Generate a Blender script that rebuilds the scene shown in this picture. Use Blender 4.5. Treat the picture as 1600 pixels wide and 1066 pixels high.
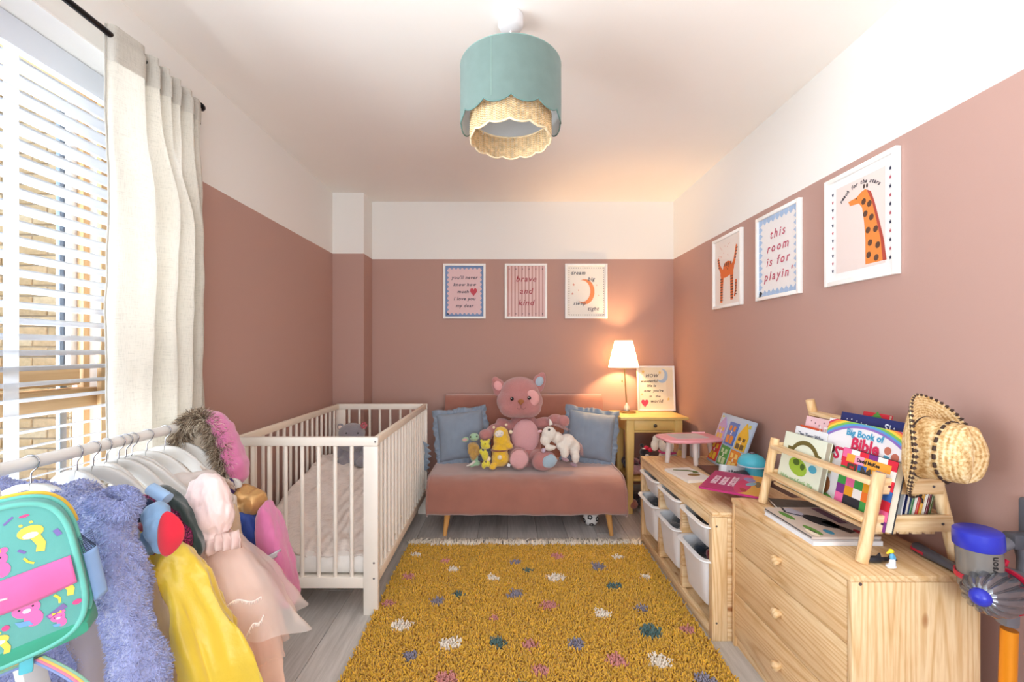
import bpy, bmesh, math, random
import numpy as np
from mathutils import Vector, Matrix, Euler, noise
PI = math.pi
random.seed(7)
C = bpy.context.scene.collection
sc = bpy.context.scene
for o in list(bpy.data.objects): bpy.data.objects.remove(o)

# ---------------------------------------------------------------- camera, world, lights, exposure
F = 680.0; VX, VY = 791.0, 547.0; EYE = 1.19
cam_d = bpy.data.cameras.new('camera'); cam = bpy.data.objects.new('camera', cam_d); C.objects.link(cam)
cam.location = (0, 0, EYE); cam.rotation_euler = (PI/2, 0, 0)
cam_d.sensor_fit = 'HORIZONTAL'; cam_d.sensor_width = 36; cam_d.lens = F/1600*36
cam_d.shift_x = 9/1600; cam_d.shift_y = 14/1600; cam_d.clip_start = .02
sc.camera = cam

def lin(c):
    if isinstance(c, str):
        c = c.lstrip('#'); c = [int(c[i:i+2], 16)/255 for i in (0, 2, 4)]
    return tuple((x/12.92 if x <= .04045 else ((x+.055)/1.055)**2.4) for x in c[:3])+(1,)

w = bpy.data.worlds.new('sky'); sc.world = w; w.use_nodes = True
bgn = w.node_tree.nodes['Background']; bgn.inputs[0].default_value = (.80, .90, 1, 1); bgn.inputs[1].default_value = 1.7

def area(name, loc, rot, sx, sy, power, col):
    l = bpy.data.lights.new(name, 'AREA'); l.shape = 'RECTANGLE'; l.size = sx; l.size_y = sy; l.energy = power; l.color = col
    o = bpy.data.objects.new(name, l); o.location = loc; o.rotation_euler = rot; C.objects.link(o); return o
area('daylight_left', (-2.5, .40, 1.0), (0, -PI/2-.55, 0), 2.0, 2.7, 330, (.88, .95, 1.0))
area('fill_rear', (.2, -1.50, 1.0), (PI/2+.62, 0, .38), 1.7, 1.1, 58, (.93, .97, 1.0))  # added fill lamp, out of view behind the camera, to brighten the room
def point(name, loc, power, col, r=.03):
    l = bpy.data.lights.new(name, 'POINT'); l.energy = power; l.color = col; l.shadow_soft_size = r
    o = bpy.data.objects.new(name, l); o.location = loc; C.objects.link(o); return o
BULB = 850
sc.view_settings.view_transform = 'Standard'; sc.view_settings.look = 'None'
sc.view_settings.gamma = 1; sc.view_settings.use_curve_mapping = False
sc.view_settings.exposure = 0.13
sc.cycles.max_bounces = 10; sc.cycles.diffuse_bounces = 6; sc.cycles.transparent_max_bounces = 16
sc.cycles.use_denoising = True
sc.cycles.caustics_reflective = False; sc.cycles.caustics_refractive = False

# ---------------------------------------------------------------- materials
MATS = {}
def newmat(key):
    m = bpy.data.materials.new(key); m.use_nodes = True; nt = m.node_tree; MATS[key] = m
    return m, nt, nt.nodes['Principled BSDF']
def coords(nt, scale=(1, 1, 1), kind='Object'):
    tc = nt.nodes.new('ShaderNodeTexCoord'); mp = nt.nodes.new('ShaderNodeMapping'); mp.inputs['Scale'].default_value = scale
    nt.links.new(tc.outputs[kind], mp.inputs[0]); return mp.outputs[0]
def ntex(nt, vec, scale, detail=4, rough=.5):
    n = nt.nodes.new('ShaderNodeTexNoise'); n.inputs['Scale'].default_value = scale; n.inputs['Detail'].default_value = detail
    n.inputs['Roughness'].default_value = rough; nt.links.new(vec, n.inputs['Vector']); return n.outputs['Fac']
def ramp(nt, fac, stops):
    r = nt.nodes.new('ShaderNodeValToRGB'); e = r.color_ramp.elements
    while len(e) < len(stops): e.new(.5)
    for el, (p, c) in zip(e, stops): el.position = p; el.color = lin(c) if not isinstance(c, tuple) or len(c) == 3 else c
    nt.links.new(fac, r.inputs[0]); return r.outputs[0]
def bump(nt, bsdf, h, strength, dist=.002):
    b = nt.nodes.new('ShaderNodeBump'); b.inputs['Strength'].default_value = strength; b.inputs['Distance'].default_value = dist
    nt.links.new(h, b.inputs['Height']); nt.links.new(b.outputs[0], bsdf.inputs['Normal'])
def mulc(c, k):
    c = lin(c) if isinstance(c, str) else c
    return (min(1, c[0]*k), min(1, c[1]*k), min(1, c[2]*k), 1)
def mat(col, rough=.5, var=.0, vs=20, b=0, bs=200, bd=.001, metal=0, sheen=0, spec=.5, aniso=(1, 1, 1), emit=0):
    key = f'm_{col}_{rough}_{var}_{vs}_{b}_{bs}_{bd}_{metal}_{sheen}_{spec}_{aniso}_{emit}'
    if key in MATS: return MATS[key]
    m, nt, p = newmat(key)
    p.inputs['Roughness'].default_value = rough; p.inputs['Metallic'].default_value = metal
    p.inputs['Specular IOR Level'].default_value = spec
    p.inputs['Sheen Weight'].default_value = sheen; p.inputs['Sheen Roughness'].default_value = .6
    c = lin(col)
    v = coords(nt, aniso)
    if var:
        r = ramp(nt, ntex(nt, v, vs), [(.3, mulc(c, 1-var)), (.7, mulc(c, 1+var))]); nt.links.new(r, p.inputs['Base Color'])
    else: p.inputs['Base Color'].default_value = c
    if b: bump(nt, p, ntex(nt, v, bs, 3, .6), b, bd)
    if emit: p.inputs['Emission Color'].default_value = c; p.inputs['Emission Strength'].default_value = emit
    return m
def fabric(col, weave=900, var=.06, vs=14, sheen=.25, b=.5):
    return mat(col, .92, var, vs, b, weave, .0006, 0, sheen, .15)
def plush(col, var=.12, scale=170, b=.9, sheen=.6, dist=.004):
    return mat(col, 1.0, var, scale*.6, b, scale, dist, 0, sheen, .05)
def plastic(col, rough=.35): return mat(col, rough, .02, 6, .05, 400, .0003)
def metal(col, rough=.3): return mat(col, rough, .03, 30, .04, 300, .0003, 1)
def see_through(col, alpha, rough=.8, transl=.4, weave=0):
    key = f's_{col}_{alpha}_{transl}_{weave}'
    if key in MATS: return MATS[key]
    m, nt, p = newmat(key); out = nt.nodes['Material Output']; c = lin(col)
    p.inputs['Base Color'].default_value = c; p.inputs['Roughness'].default_value = rough; p.inputs['Specular IOR Level'].default_value = .2
    t = nt.nodes.new('ShaderNodeBsdfTranslucent'); t.inputs[0].default_value = c
    mx = nt.nodes.new('ShaderNodeMixShader'); mx.inputs[0].default_value = transl
    nt.links.new(p.outputs[0], mx.inputs[1]); nt.links.new(t.outputs[0], mx.inputs[2])
    if weave:
        v = coords(nt); f = nt.nodes.new('ShaderNodeMath'); f.operation = 'ADD'
        a = ntex(nt, coords(nt, (1, 1, .05)), weave, 2); d = ntex(nt, coords(nt, (.05, .05, 1)), weave, 2)
        nt.links.new(a, f.inputs[0]); nt.links.new(d, f.inputs[1]); bump(nt, p, f.outputs[0], .5, .002)
        r = ramp(nt, f.outputs[0], [(.7, mulc(c, .86)), (1.0, mulc(c, 1.06))]); 
        sc_ = nt.nodes.new('ShaderNodeMath'); sc_.operation = 'MULTIPLY'; sc_.inputs[1].default_value = .8
        nt.links.new(r, p.inputs['Base Color']); nt.links.new(r, t.inputs[0])
    if alpha < 1:
        tr = nt.nodes.new('ShaderNodeBsdfTransparent'); m2 = nt.nodes.new('ShaderNodeMixShader'); m2.inputs[0].default_value = alpha
        nt.links.new(tr.outputs[0], m2.inputs[1]); nt.links.new(mx.outputs[0], m2.inputs[2]); nt.links.new(m2.outputs[0], out.inputs[0])
    else: nt.links.new(mx.outputs[0], out.inputs[0])
    return m
def glassmat():
    if 'glass' in MATS: return MATS['glass']
    m, nt, p = newmat('glass'); out = nt.nodes['Material Output']
    tr = nt.nodes.new('ShaderNodeBsdfTransparent'); g = nt.nodes.new('ShaderNodeBsdfGlossy'); g.inputs['Roughness'].default_value = .02
    fr = nt.nodes.new('ShaderNodeLayerWeight'); fr.inputs[0].default_value = .5
    pw = nt.nodes.new('ShaderNodeMath'); pw.operation = 'POWER'; pw.inputs[1].default_value = 4; nt.links.new(fr.outputs['Facing'], pw.inputs[0])
    ma = nt.nodes.new('ShaderNodeMath'); ma.operation = 'MULTIPLY_ADD'; ma.inputs[1].default_value = .5; ma.inputs[2].default_value = .02; nt.links.new(pw.outputs[0], ma.inputs[0])
    mx = nt.nodes.new('ShaderNodeMixShader'); nt.links.new(ma.outputs[0], mx.inputs[0])
    nt.links.new(tr.outputs[0], mx.inputs[1]); nt.links.new(g.outputs[0], mx.inputs[2]); nt.links.new(mx.outputs[0], out.inputs[0]); return m
def pine(axis='Y', tone=0):
    key = f'pine{axis}{tone}'
    if key in MATS: return MATS[key]
    m, nt, p = newmat(key); L = nt.links.new
    s = {'X': (.08, 1, 1), 'Y': (1, .08, 1), 'Z': (1, 1, .08)}[axis]
    oi = nt.nodes.new('ShaderNodeObjectInfo')
    tc = nt.nodes.new('ShaderNodeTexCoord'); mp = nt.nodes.new('ShaderNodeMapping'); mp.inputs['Scale'].default_value = s
    ad = nt.nodes.new('ShaderNodeVectorMath'); ad.operation = 'ADD'
    ml = nt.nodes.new('ShaderNodeMath'); ml.operation = 'MULTIPLY'; ml.inputs[1].default_value = 9
    L(oi.outputs['Random'], ml.inputs[0]); L(tc.outputs['Object'], ad.inputs[0]); L(ml.outputs[0], ad.inputs[1]); L(ad.outputs[0], mp.inputs[0]); v = mp.outputs[0]
    # cathedral grain: distorted rings
    wv = nt.nodes.new('ShaderNodeTexNoise'); wv.inputs['Scale'].default_value = 5.0; wv.inputs['Detail'].default_value = 1.5; L(v, wv.inputs[0])
    m1 = nt.nodes.new('ShaderNodeMath'); m1.operation = 'MULTIPLY'; m1.inputs[1].default_value = 26; L(wv.outputs[0], m1.inputs[0])
    fr = nt.nodes.new('ShaderNodeMath'); fr.operation = 'FRACT'; L(m1.outputs[0], fr.inputs[0])
    base = ramp(nt, fr.outputs[0], [(0, '#EFD6AE'), (.55, '#F2DDB8'), (.85, '#DDBC8C'), (1, '#EED4AA')])
    fine = ntex(nt, v, 160, 3)
    mixc = nt.nodes.new('ShaderNodeMixRGB'); mixc.blend_type = 'MULTIPLY'; mixc.inputs[0].default_value = .5
    L(base, mixc.inputs[1]); L(ramp(nt, fine, [(.3, '#E2CFB2'), (.6, '#FFFFFF')]), mixc.inputs[2])
    # knots
    vk = nt.nodes.new('ShaderNodeTexVoronoi'); vk.inputs['Scale'].default_value = 6.5
    mk = nt.nodes.new('ShaderNodeMapping'); k = {'X': (.45, 1, 1), 'Y': (1, .45, 1), 'Z': (1, 1, .45)}[axis]; mk.inputs['Scale'].default_value = k
    L(ad.outputs[0], mk.inputs[0]); L(mk.outputs[0], vk.inputs['Vector'])
    kn = ramp(nt, vk.outputs['Distance'], [(.0, '#8A5430'), (.06, '#B07A4C'), (.10, '#FFFFFF'), (1, '#FFFFFF')])
    mk2 = nt.nodes.new('ShaderNodeMixRGB'); mk2.blend_type = 'MULTIPLY'; mk2.inputs[0].default_value = .85
    L(mixc.outputs[0], mk2.inputs[1]); L(kn, mk2.inputs[2])
    big = ntex(nt, v, 3.2, 2)
    mk3 = nt.nodes.new('ShaderNodeMixRGB'); mk3.blend_type = 'MULTIPLY'; mk3.inputs[0].default_value = .5
    L(mk2.outputs[0], mk3.inputs[1]); L(ramp(nt, big, [(.35, '#F4DDBF'), (.65, '#FFF8EC')]), mk3.inputs[2])
    L(mk3.outputs[0], p.inputs['Base Color']); p.inputs['Roughness'].default_value = .42; p.inputs['Specular IOR Level'].default_value = .35
    bump(nt, p, fine, .15, .0005); return m
def plain_wood(c1, c2, axis='Y', rough=.5, sc=70, oi_random=True):
    key = f'w{c1}{c2}{axis}{sc}'
    if key in MATS: return MATS[key]
    m, nt, p = newmat(key); L = nt.links.new
    s = {'X': (.06, 1, 1), 'Y': (1, .06, 1), 'Z': (1, 1, .06)}[axis]
    oi = nt.nodes.new('ShaderNodeObjectInfo'); tc = nt.nodes.new('ShaderNodeTexCoord'); mp = nt.nodes.new('ShaderNodeMapping'); mp.inputs['Scale'].default_value = s
    ad = nt.nodes.new('ShaderNodeVectorMath'); ml = nt.nodes.new('ShaderNodeMath'); ml.operation = 'MULTIPLY'; ml.inputs[1].default_value = 7
    L(oi.outputs['Random'], ml.inputs[0]); L(tc.outputs['Object'], ad.inputs[0]); L(ml.outputs[0], ad.inputs[1]); L(ad.outputs[0], mp.inputs[0])
    n = ntex(nt, mp.outputs[0], sc, 5, .65)
    n2 = ntex(nt, mp.outputs[0], sc*.12, 3, .5)
    a = nt.nodes.new('ShaderNodeMath'); a.operation = 'ADD'; L(n, a.inputs[0]); L(n2, a.inputs[1])
    r = ramp(nt, a.outputs[0], [(.3, c1), (.72, c2)]); r2 = None
    mh = nt.nodes.new('ShaderNodeMath'); mh.operation = 'MULTIPLY'; mh.inputs[1].default_value = .5; L(a.outputs[0], mh.inputs[0])
    nt.links.new(mh.outputs[0], r.node.inputs[0])
    hs = nt.nodes.new('ShaderNodeHueSaturation'); mr = nt.nodes.new('ShaderNodeMapRange'); mr.inputs[3].default_value = .86; mr.inputs[4].default_value = 1.1
    L(oi.outputs['Random'], mr.inputs[0]); L(mr.outputs[0], hs.inputs['Value']); L(r, hs.inputs['Color']); L(hs.outputs[0], p.inputs['Base Color'])
    p.inputs['Roughness'].default_value = rough; bump(nt, p, n, .2, .0006); return m

# ---------------------------------------------------------------- geometry helpers
def MW(o):
    m = Matrix.Identity(4)
    while o is not None:
        m = Matrix.LocRotScale(o.location, o.rotation_euler, o.scale) @ m; o = o.parent
    return m
def P(px, py, Y): return Vector(((px-VX)/F*Y, Y, EYE-(py-VY)/F*Y))
def PX(px, py, X):
    Y = F*X/(px-VX); return P(px, py, Y)
def PZ(px, py, Z):
    Y = F*(EYE-Z)/(py-VY); return P(px, py, Y)

def link(name, me, m, parent=None, world=True):
    o = bpy.data.objects.new(name, me); C.objects.link(o)
    if m is not None and not me.materials:
        for x in (m if isinstance(m, (list, tuple)) else [m]): me.materials.append(x)
    if parent is not None:
        o.parent = parent
        if world: me.transform(MW(parent).inverted())
    return o
class B:
    def __init__(s): s.bm = bmesh.new(); s.mi = 0
    def _fin(s, vs, M=None):
        if M is not None: bmesh.ops.transform(s.bm, matrix=M, verts=vs)
        if s.mi:
            for f in {f for v in vs for f in v.link_faces}: f.material_index = s.mi
        return vs
    def box(s, c, d, rot=None, bev=0, seg=2):
        r = bmesh.ops.create_cube(s.bm, size=1)['verts']
        bmesh.ops.scale(s.bm, vec=d, verts=r)
        if bev:
            es = list({e for v in r for e in v.link_edges})
            g = bmesh.ops.bevel(s.bm, geom=es, offset=min(bev, min(d)*.49), segments=seg, profile=.5, affect='EDGES')
            r = list({v for f in g['faces'] for v in f.verts})
        M = Matrix.Translation(c)
        if rot is not None: M = M @ (rot.to_4x4() if isinstance(rot, Matrix) else Euler(rot).to_matrix().to_4x4())
        return s._fin(r, M)
    def box2(s, a, b, bev=0):
        a, b = Vector(a), Vector(b); return s.box((a+b)/2, [abs(x) for x in (b-a)], bev=bev)
    def bar(s, p0, p1, wd, up=(0, 0, 1), bev=0):          # box along p0->p1 ; wd=(across, thickness)
        p0, p1 = Vector(p0), Vector(p1); z = (p1-p0); l = z.length; z.normalize(); u = Vector(up)
        x = u.cross(z)
        if x.length < 1e-4: x = Vector((1, 0, 0))
        x.normalize(); y = z.cross(x)
        R = Matrix((x, y, z)).transposed()
        return s.box((p0+p1)/2, (wd[0], wd[1], l), R, bev)
    def cyl(s, p0, p1, r0, r1=None, n=20, caps=True):
        p0, p1 = Vector(p0), Vector(p1); d = p1-p0; r1 = r0 if r1 is None else r1
        r = bmesh.ops.create_cone(s.bm, cap_ends=caps, segments=n, radius1=r0, radius2=r1, depth=d.length)['verts']
        return s._fin(r, Matrix.Translation((p0+p1)/2) @ d.to_track_quat('Z', 'Y').to_matrix().to_4x4())
    def tube(s, pts, r, n=10, closed=False):
        pts = [Vector(p) for p in pts]; N = len(pts); rings = []
        prev = None
        for i, p in enumerate(pts):
            if closed: t = pts[(i+1) % N]-pts[i-1]
            else: t = pts[min(i+1, N-1)]-pts[max(i-1, 0)]
            t.normalize()
            if prev is None:
                a = Vector((0, 0, 1)) if abs(t.z) < .9 else Vector((1, 0, 0)); x = a.cross(t).normalized()
            else: x = (prev-t*prev.dot(t)).normalized()
            prev = x; y = t.cross(x); rr = r[i] if isinstance(r, (list, tuple)) else r
            rings.append([s.bm.verts.new(p+x*math.cos(2*PI*k/n)*rr+y*math.sin(2*PI*k/n)*rr) for k in range(n)])
        fs = []
        for i in range(N if closed else N-1):
            a, b = rings[i], rings[(i+1) % N]
            for k in range(n): fs.append(s.bm.faces.new((a[k], a[(k+1) % n], b[(k+1) % n], b[k])))
        if not closed:
            fs.append(s.bm.faces.new(rings[0][::-1])); fs.append(s.bm.faces.new(rings[-1]))
        for f in fs: f.material_index = s.mi
        return [v for g in rings for v in g]
    def sph(s, c, r, rot=None, u=20, v=14):
        if not isinstance(r, (list, tuple, Vector)): r = (r, r, r)
        vs = bmesh.ops.create_uvsphere(s.bm, u_segments=u, v_segments=v, radius=1)['verts']
        M = Matrix.Translation(c)
        if rot is not None: M = M @ (rot.to_4x4() if isinstance(rot, Matrix) else Euler(rot).to_matrix().to_4x4())
        return s._fin(vs, M @ Matrix.Diagonal((*r, 1)))
    def lathe(s, prof, c=(0, 0, 0), M=None, n=32, caps=False, f=None):
        rings = []
        for (r, z) in prof:
            rings.append([s.bm.verts.new(Vector((math.cos(2*PI*k/n)*r, math.sin(2*PI*k/n)*r, z))*(1 if f is None else 1)) for k in range(n)])
        for a, b in zip(rings, rings[1:]):
            for k in range(n): s.bm.faces.new((a[k], a[(k+1) % n], b[(k+1) % n], b[k])).material_index = s.mi
        if caps: s.bm.faces.new(rings[0][::-1]).material_index = s.mi; s.bm.faces.new(rings[-1]).material_index = s.mi
        vs = [v for g in rings for v in g]
        MM = Matrix.Translation(c)
        if M is not None: MM = MM @ M.to_4x4()
        bmesh.ops.transform(s.bm, matrix=MM, verts=vs); return vs
    def poly(s, pts, th, M=None):                        # prism from 2D polygon in XY, thickness up Z
        lo = [s.bm.verts.new((x, y, 0)) for x, y in pts]; hi = [s.bm.verts.new((x, y, th)) for x, y in pts]
        n = len(pts); fs = [s.bm.faces.new(hi), s.bm.faces.new(lo[::-1])]
        for i in range(n): fs.append(s.bm.faces.new((lo[i], lo[(i+1) % n], hi[(i+1) % n], hi[i])))
        for f in fs: f.material_index = s.mi
        if M is not None: bmesh.ops.transform(s.bm, matrix=M, verts=lo+hi)
        return lo+hi
    def grid(s, f, nu, nv, cu=False, cv=False):
        g = [[s.bm.verts.new(f(i/(nu if cu else nu-1), j/(nv if cv else nv-1))) for j in range(nv)] for i in range(nu)]
        for i in range(nu if cu else nu-1):
            for j in range(nv if cv else nv-1):
                s.bm.faces.new((g[i][j], g[(i+1) % nu][j], g[(i+1) % nu][(j+1) % nv], g[i][(j+1) % nv])).material_index = s.mi
        return g
    def loft(s, secs, n=40, k=0, ph=0, caps=True, sq=1.0):  # secs: (centre, ax, ay, ruffle)
        rings = []
        for q in secs:
            c, ax, ay = Vector(q[0]), Vector(q[1]), Vector(q[2]); rf = q[3] if len(q) > 3 else 0
            ring = []
            for i in range(n):
                t = 2*PI*i/n; a, b = math.cos(t), math.sin(t)
                a = math.copysign(abs(a)**sq, a); b = math.copysign(abs(b)**sq, b)
                m = 1+rf*math.cos(k*t+ph)+(.5*rf*math.cos((k*2+1)*t+ph*2) if k else 0)
                ring.append(s.bm.verts.new(c+ax*a*m+ay*b*m))
            rings.append(ring)
        for a, b in zip(rings, rings[1:]):
            for i in range(n): s.bm.faces.new((a[i], a[(i+1) % n], b[(i+1) % n], b[i])).material_index = s.mi
        if caps: s.bm.faces.new(rings[0][::-1]).material_index = s.mi; s.bm.faces.new(rings[-1]).material_index = s.mi
        return [v for g in rings for v in g]
    def mesh(s, name, smooth=True, ang=40):
        me = bpy.data.meshes.new(name); bmesh.ops.recalc_face_normals(s.bm, faces=s.bm.faces[:]); s.bm.to_mesh(me); s.bm.free()
        if smooth:
            me.polygons.foreach_set('use_smooth', [True]*len(me.polygons))
            if ang < 180: me.set_sharp_from_angle(angle=math.radians(ang))
        return me
    def build(s, name, m, parent=None, world=True, smooth=True, ang=40, mods=None):
        me = s.mesh(name, smooth, ang)
        o = link(name, me, m, parent, False)
        if mods:
            for t, kw in mods:
                md = o.modifiers.new(t.lower(), t)
                for k_, v_ in kw.items(): setattr(md, k_, v_)
            dg = bpy.context.evaluated_depsgraph_get(); n = bpy.data.meshes.new_from_object(o.evaluated_get(dg)); o.modifiers.clear(); old = o.data; o.data = n; bpy.data.meshes.remove(old); n.name = name
            if smooth:
                n.polygons.foreach_set('use_smooth', [True]*len(n.polygons))
                if ang < 180: n.set_sharp_from_angle(angle=math.radians(ang))
            if not n.materials:
                for x in (m if isinstance(m, (list, tuple)) else [m]): n.materials.append(x)
        if parent is not None and world: o.data.transform(MW(parent).inverted())
        return o
def blob(name, ells, m, parent=None, vox=.008, smooth=6, wob=.0, ws=30, world=True):
    b = B()
    for e in ells: b.sph(e[0], e[1], e[2] if len(e) > 2 else None, 20, 14)
    mods = [('REMESH', dict(mode='VOXEL', voxel_size=vox)), ('SMOOTH', dict(factor=.6, iterations=smooth))]
    o = b.build(name, m, None, False, True, 180, mods)
    if wob:
        me = o.data; n = len(me.vertices); co = np.empty(n*3); me.vertices.foreach_get('co', co); co = co.reshape(-1, 3)
        no = np.empty(n*3); me.vertex_normals.foreach_get('vector', no); no = no.reshape(-1, 3)
        for i in range(n): co[i] += no[i]*noise.noise(Vector(co[i])*ws)*wob
        me.vertices.foreach_set('co', co.ravel()); me.update()
    if parent is not None:
        o.parent = parent
        if world: o.data.transform(MW(parent).inverted())
    return o
def wobble(me, amp, s, axis=None, oct=2):
    n = len(me.vertices); co = np.empty(n*3); me.vertices.foreach_get('co', co); co = co.reshape(-1, 3)
    no = np.empty(n*3); me.vertex_normals.foreach_get('vector', no); no = no.reshape(-1, 3)
    for i in range(n):
        p = Vector(co[i]); d = noise.noise(p*s)+(.5*noise.noise(p*s*2.3) if oct > 1 else 0)
        co[i] += (no[i] if axis is None else np.array(axis))*d*amp
    me.vertices.foreach_set('co', co.ravel()); me.update()
def crease(me, amp, s, st=(1, 1, .35)):
    n = len(me.vertices); co = np.empty(n*3); me.vertices.foreach_get('co', co); co = co.reshape(-1, 3)
    no = np.empty(n*3); me.vertex_normals.foreach_get('vector', no); no = no.reshape(-1, 3)
    for i in range(n):
        p = Vector((co[i][0]*st[0], co[i][1]*st[1], co[i][2]*st[2]))*s; w_ = Vector(noise.noise_vector(p*.6))*.8
        d = (1-2.2*abs(noise.noise(p+w_)))*.7+(1-2.2*abs(noise.noise((p+w_)*2.1+Vector((5, 1, 3)))))*.3-.5
        co[i] += no[i]*d*amp
    me.vertices.foreach_set('co', co.ravel()); me.update()
def tag(o, label, cat, group=None, kind=None):
    if label: o['label'] = label
    if cat: o['category'] = cat
    if group: o['group'] = group
    if kind: o['kind'] = kind
    return o
def thing(name, label, cat, loc=(0, 0, 0), rot=0, group=None):
    o = bpy.data.objects.new(name, None); C.objects.link(o); o.location = loc; o.empty_display_size = .05
    o.rotation_euler = rot if isinstance(rot, (tuple, list, Euler)) else (0, 0, rot)
    return tag(o, label, cat, group)
def structure(o): o['kind'] = 'structure'; return o
def dup(root, loc=None, rot=None, label=None):
    def cp(o, par):
        c = o.copy(); C.objects.link(c); c.parent = par
        for ch in [x for x in KIDS.get(o, o.children)]: cp(ch, c)
        return c
    r = cp(root, None)
    if loc is not None: r.location = loc
    if rot is not None: r.rotation_euler = rot if isinstance(rot, (tuple, list)) else (0, 0, rot)
    if label: r['label'] = label
    return r
KIDS = {}
def text(name, s, size, m, parent, M, align='CENTER', shear=0, th=.0002, sp=1.0, bold=0, glyphs=None):
    cu = bpy.data.curves.new(name, 'FONT'); cu.body = s; cu.size = size; cu.align_x = align; cu.align_y = 'CENTER'
    cu.shear = shear; cu.extrude = th; cu.space_character = sp; cu.offset = bold; cu.resolution_u = 2
    o = bpy.data.objects.new(name, cu); C.objects.link(o)
    dg = bpy.context.evaluated_depsgraph_get(); me = bpy.data.meshes.new_from_object(o.evaluated_get(dg)); bpy.data.objects.remove(o)
    me.transform(M); me.materials.clear(); me.materials.append(m)
    r = bpy.data.objects.new(name, me); C.objects.link(r); r.parent = parent; return r
def flat(name, polys, m, parent, M, th=.0006):
    if len(polys) > 1 and name in ('patch', 'door_panel', 'leaves', 'picture', 'printed_pencil', 'printed_banana', 'printed_spot'):
        for p in polys: o = flat(name, [p], m, parent, M, th)
        return o
    b = B()
    for i, p in enumerate(polys): b.poly(p, th+(i % 9)*.00003)
    me = b.mesh(name, False); me.transform(M); return link(name, me, m, parent, False)
def T(x=0, y=0, z=0): return Matrix.Translation((x, y, z))
def R(a, ax): return Matrix.Rotation(a, 4, ax)
def star(cx, cy, r, n=5, q=.45, a0=PI/2): return [(cx+math.cos(a0+PI*i/n)*r*(1 if i % 2 == 0 else q), cy+math.sin(a0+PI*i/n)*r*(1 if i % 2 == 0 else q)) for i in range(2*n)]
def disc(cx, cy, r, n=12, ry=None, a=0):
    ry = r if ry is None else ry; o = []
    for i in range(n):
        t = 2*PI*i/n; x, y = math.cos(t)*r, math.sin(t)*ry; o.append((cx+x*math.cos(a)-y*math.sin(a), cy+x*math.sin(a)+y*math.cos(a)))
    return o
def heart(cx, cy, r):
    return [(cx+r*.06*16*math.sin(t)**3, cy+r*.06*(13*math.cos(t)-5*math.cos(2*t)-2*math.cos(3*t)-math.cos(4*t))) for t in [2*PI*i/28 for i in range(28)]]
def rect(x0, y0, x1, y1): return [(x0, y0), (x1, y0), (x1, y1), (x0, y1)]
def crescent(cx, cy, r, a=0, off=.45, r2=.8):
    o = []; N = 16
    for i in range(N+1):
        t = -2.2+4.4*i/N; o.append((math.cos(t)*r, math.sin(t)*r))
    e0, e1 = o[-1], o[0]
    cxx = -off*r
    t1 = math.atan2(e0[1], e0[0]-cxx); rr = math.hypot(e0[0]-cxx, e0[1])
    for i in range(1, N):
        t = t1-2*t1*i/N; o.append((cxx+math.cos(t)*rr, math.sin(t)*rr))
    return [(cx+x*math.cos(a)-y*math.sin(a), cy+x*math.sin(a)+y*math.cos(a)) for x, y in o]
# ---------------------------------------------------------------- room shell
XL, XR, YB, YN, ZC, ZP = -1.335, 1.365, 3.55, -1.30, 2.40, 1.931
def wallmat():
    m, nt, p = newmat('wall_paint'); L = nt.links.new
    tc = nt.nodes.new('ShaderNodeTexCoord'); sx = nt.nodes.new('ShaderNodeSeparateXYZ'); L(tc.outputs['Object'], sx.inputs[0])
    g = nt.nodes.new('ShaderNodeMath'); g.operation = 'GREATER_THAN'; g.inputs[1].default_value = ZP; L(sx.outputs[2], g.inputs[0])
    mx = nt.nodes.new('ShaderNodeMixRGB'); L(g.outputs[0], mx.inputs[0]); mx.inputs[1].default_value = lin('#B59389'); mx.inputs[2].default_value = lin('#E9E7E3')
    L(mx.outputs[0], p.inputs['Base Color']); p.inputs['Roughness'].default_value = .8; p.inputs['Specular IOR Level'].default_value = .25
    bump(nt, p, ntex(nt, tc.outputs['Object'], 240, 3, .6), .18, .0012); return m
WM = wallmat(); WHITE = mat('#F1EFEC', .45, .02, 5, .05, 200); CEIL = mat('#F6F2EC', .85, .01, 3, .12, 220, .001, spec=.2)
WY0, WY1, WZ0, WZ1 = -.75, 1.68, .45, 2.18
b = B()
b.box2((XL-.34, YN-.1, 0), (XL, WY0, ZC)); b.box2((XL-.34, WY1, 0), (XL, YB+.1, ZC))
b.box2((XL-.34, WY0, 0), (XL, WY1, WZ0)); b.box2((XL-.34, WY0, WZ1), (XL, WY1, ZC))
structure(b.build('wall_left', WM, ang=10))
b = B(); b.box2((XR, YN-.1, 0), (XR+.12, YB+.1, ZC)); structure(b.build('wall_right', WM))
b = B(); b.box2((XL, YB, 0), (XR, YB+.12, ZC)); structure(b.build('wall_back', WM))
b = B(); b.box2((XL, 3.345, 0), (-1.094, YB, ZC)); structure(b.build('wall_pillar', WM))
# wall behind the photographer, with an opening added to let the rear fill lamp shine in
b = B(); b.box2((XL, YN-.12, 0), (-.9, YN, ZC)); b.box2((1.1, YN-.12, 0), (XR, YN, ZC)); b.box2((-.9, YN-.12, 2.3), (1.1, YN, ZC)); b.box2((-.9, YN-.12, 0), (1.1, YN, .55)); structure(b.build('wall_rear', WM))
b = B(); b.box2((XL-.34, YN-.12, ZC), (XR+.12, YB+.12, ZC+.1)); structure(b.build('ceiling', CEIL))
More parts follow.
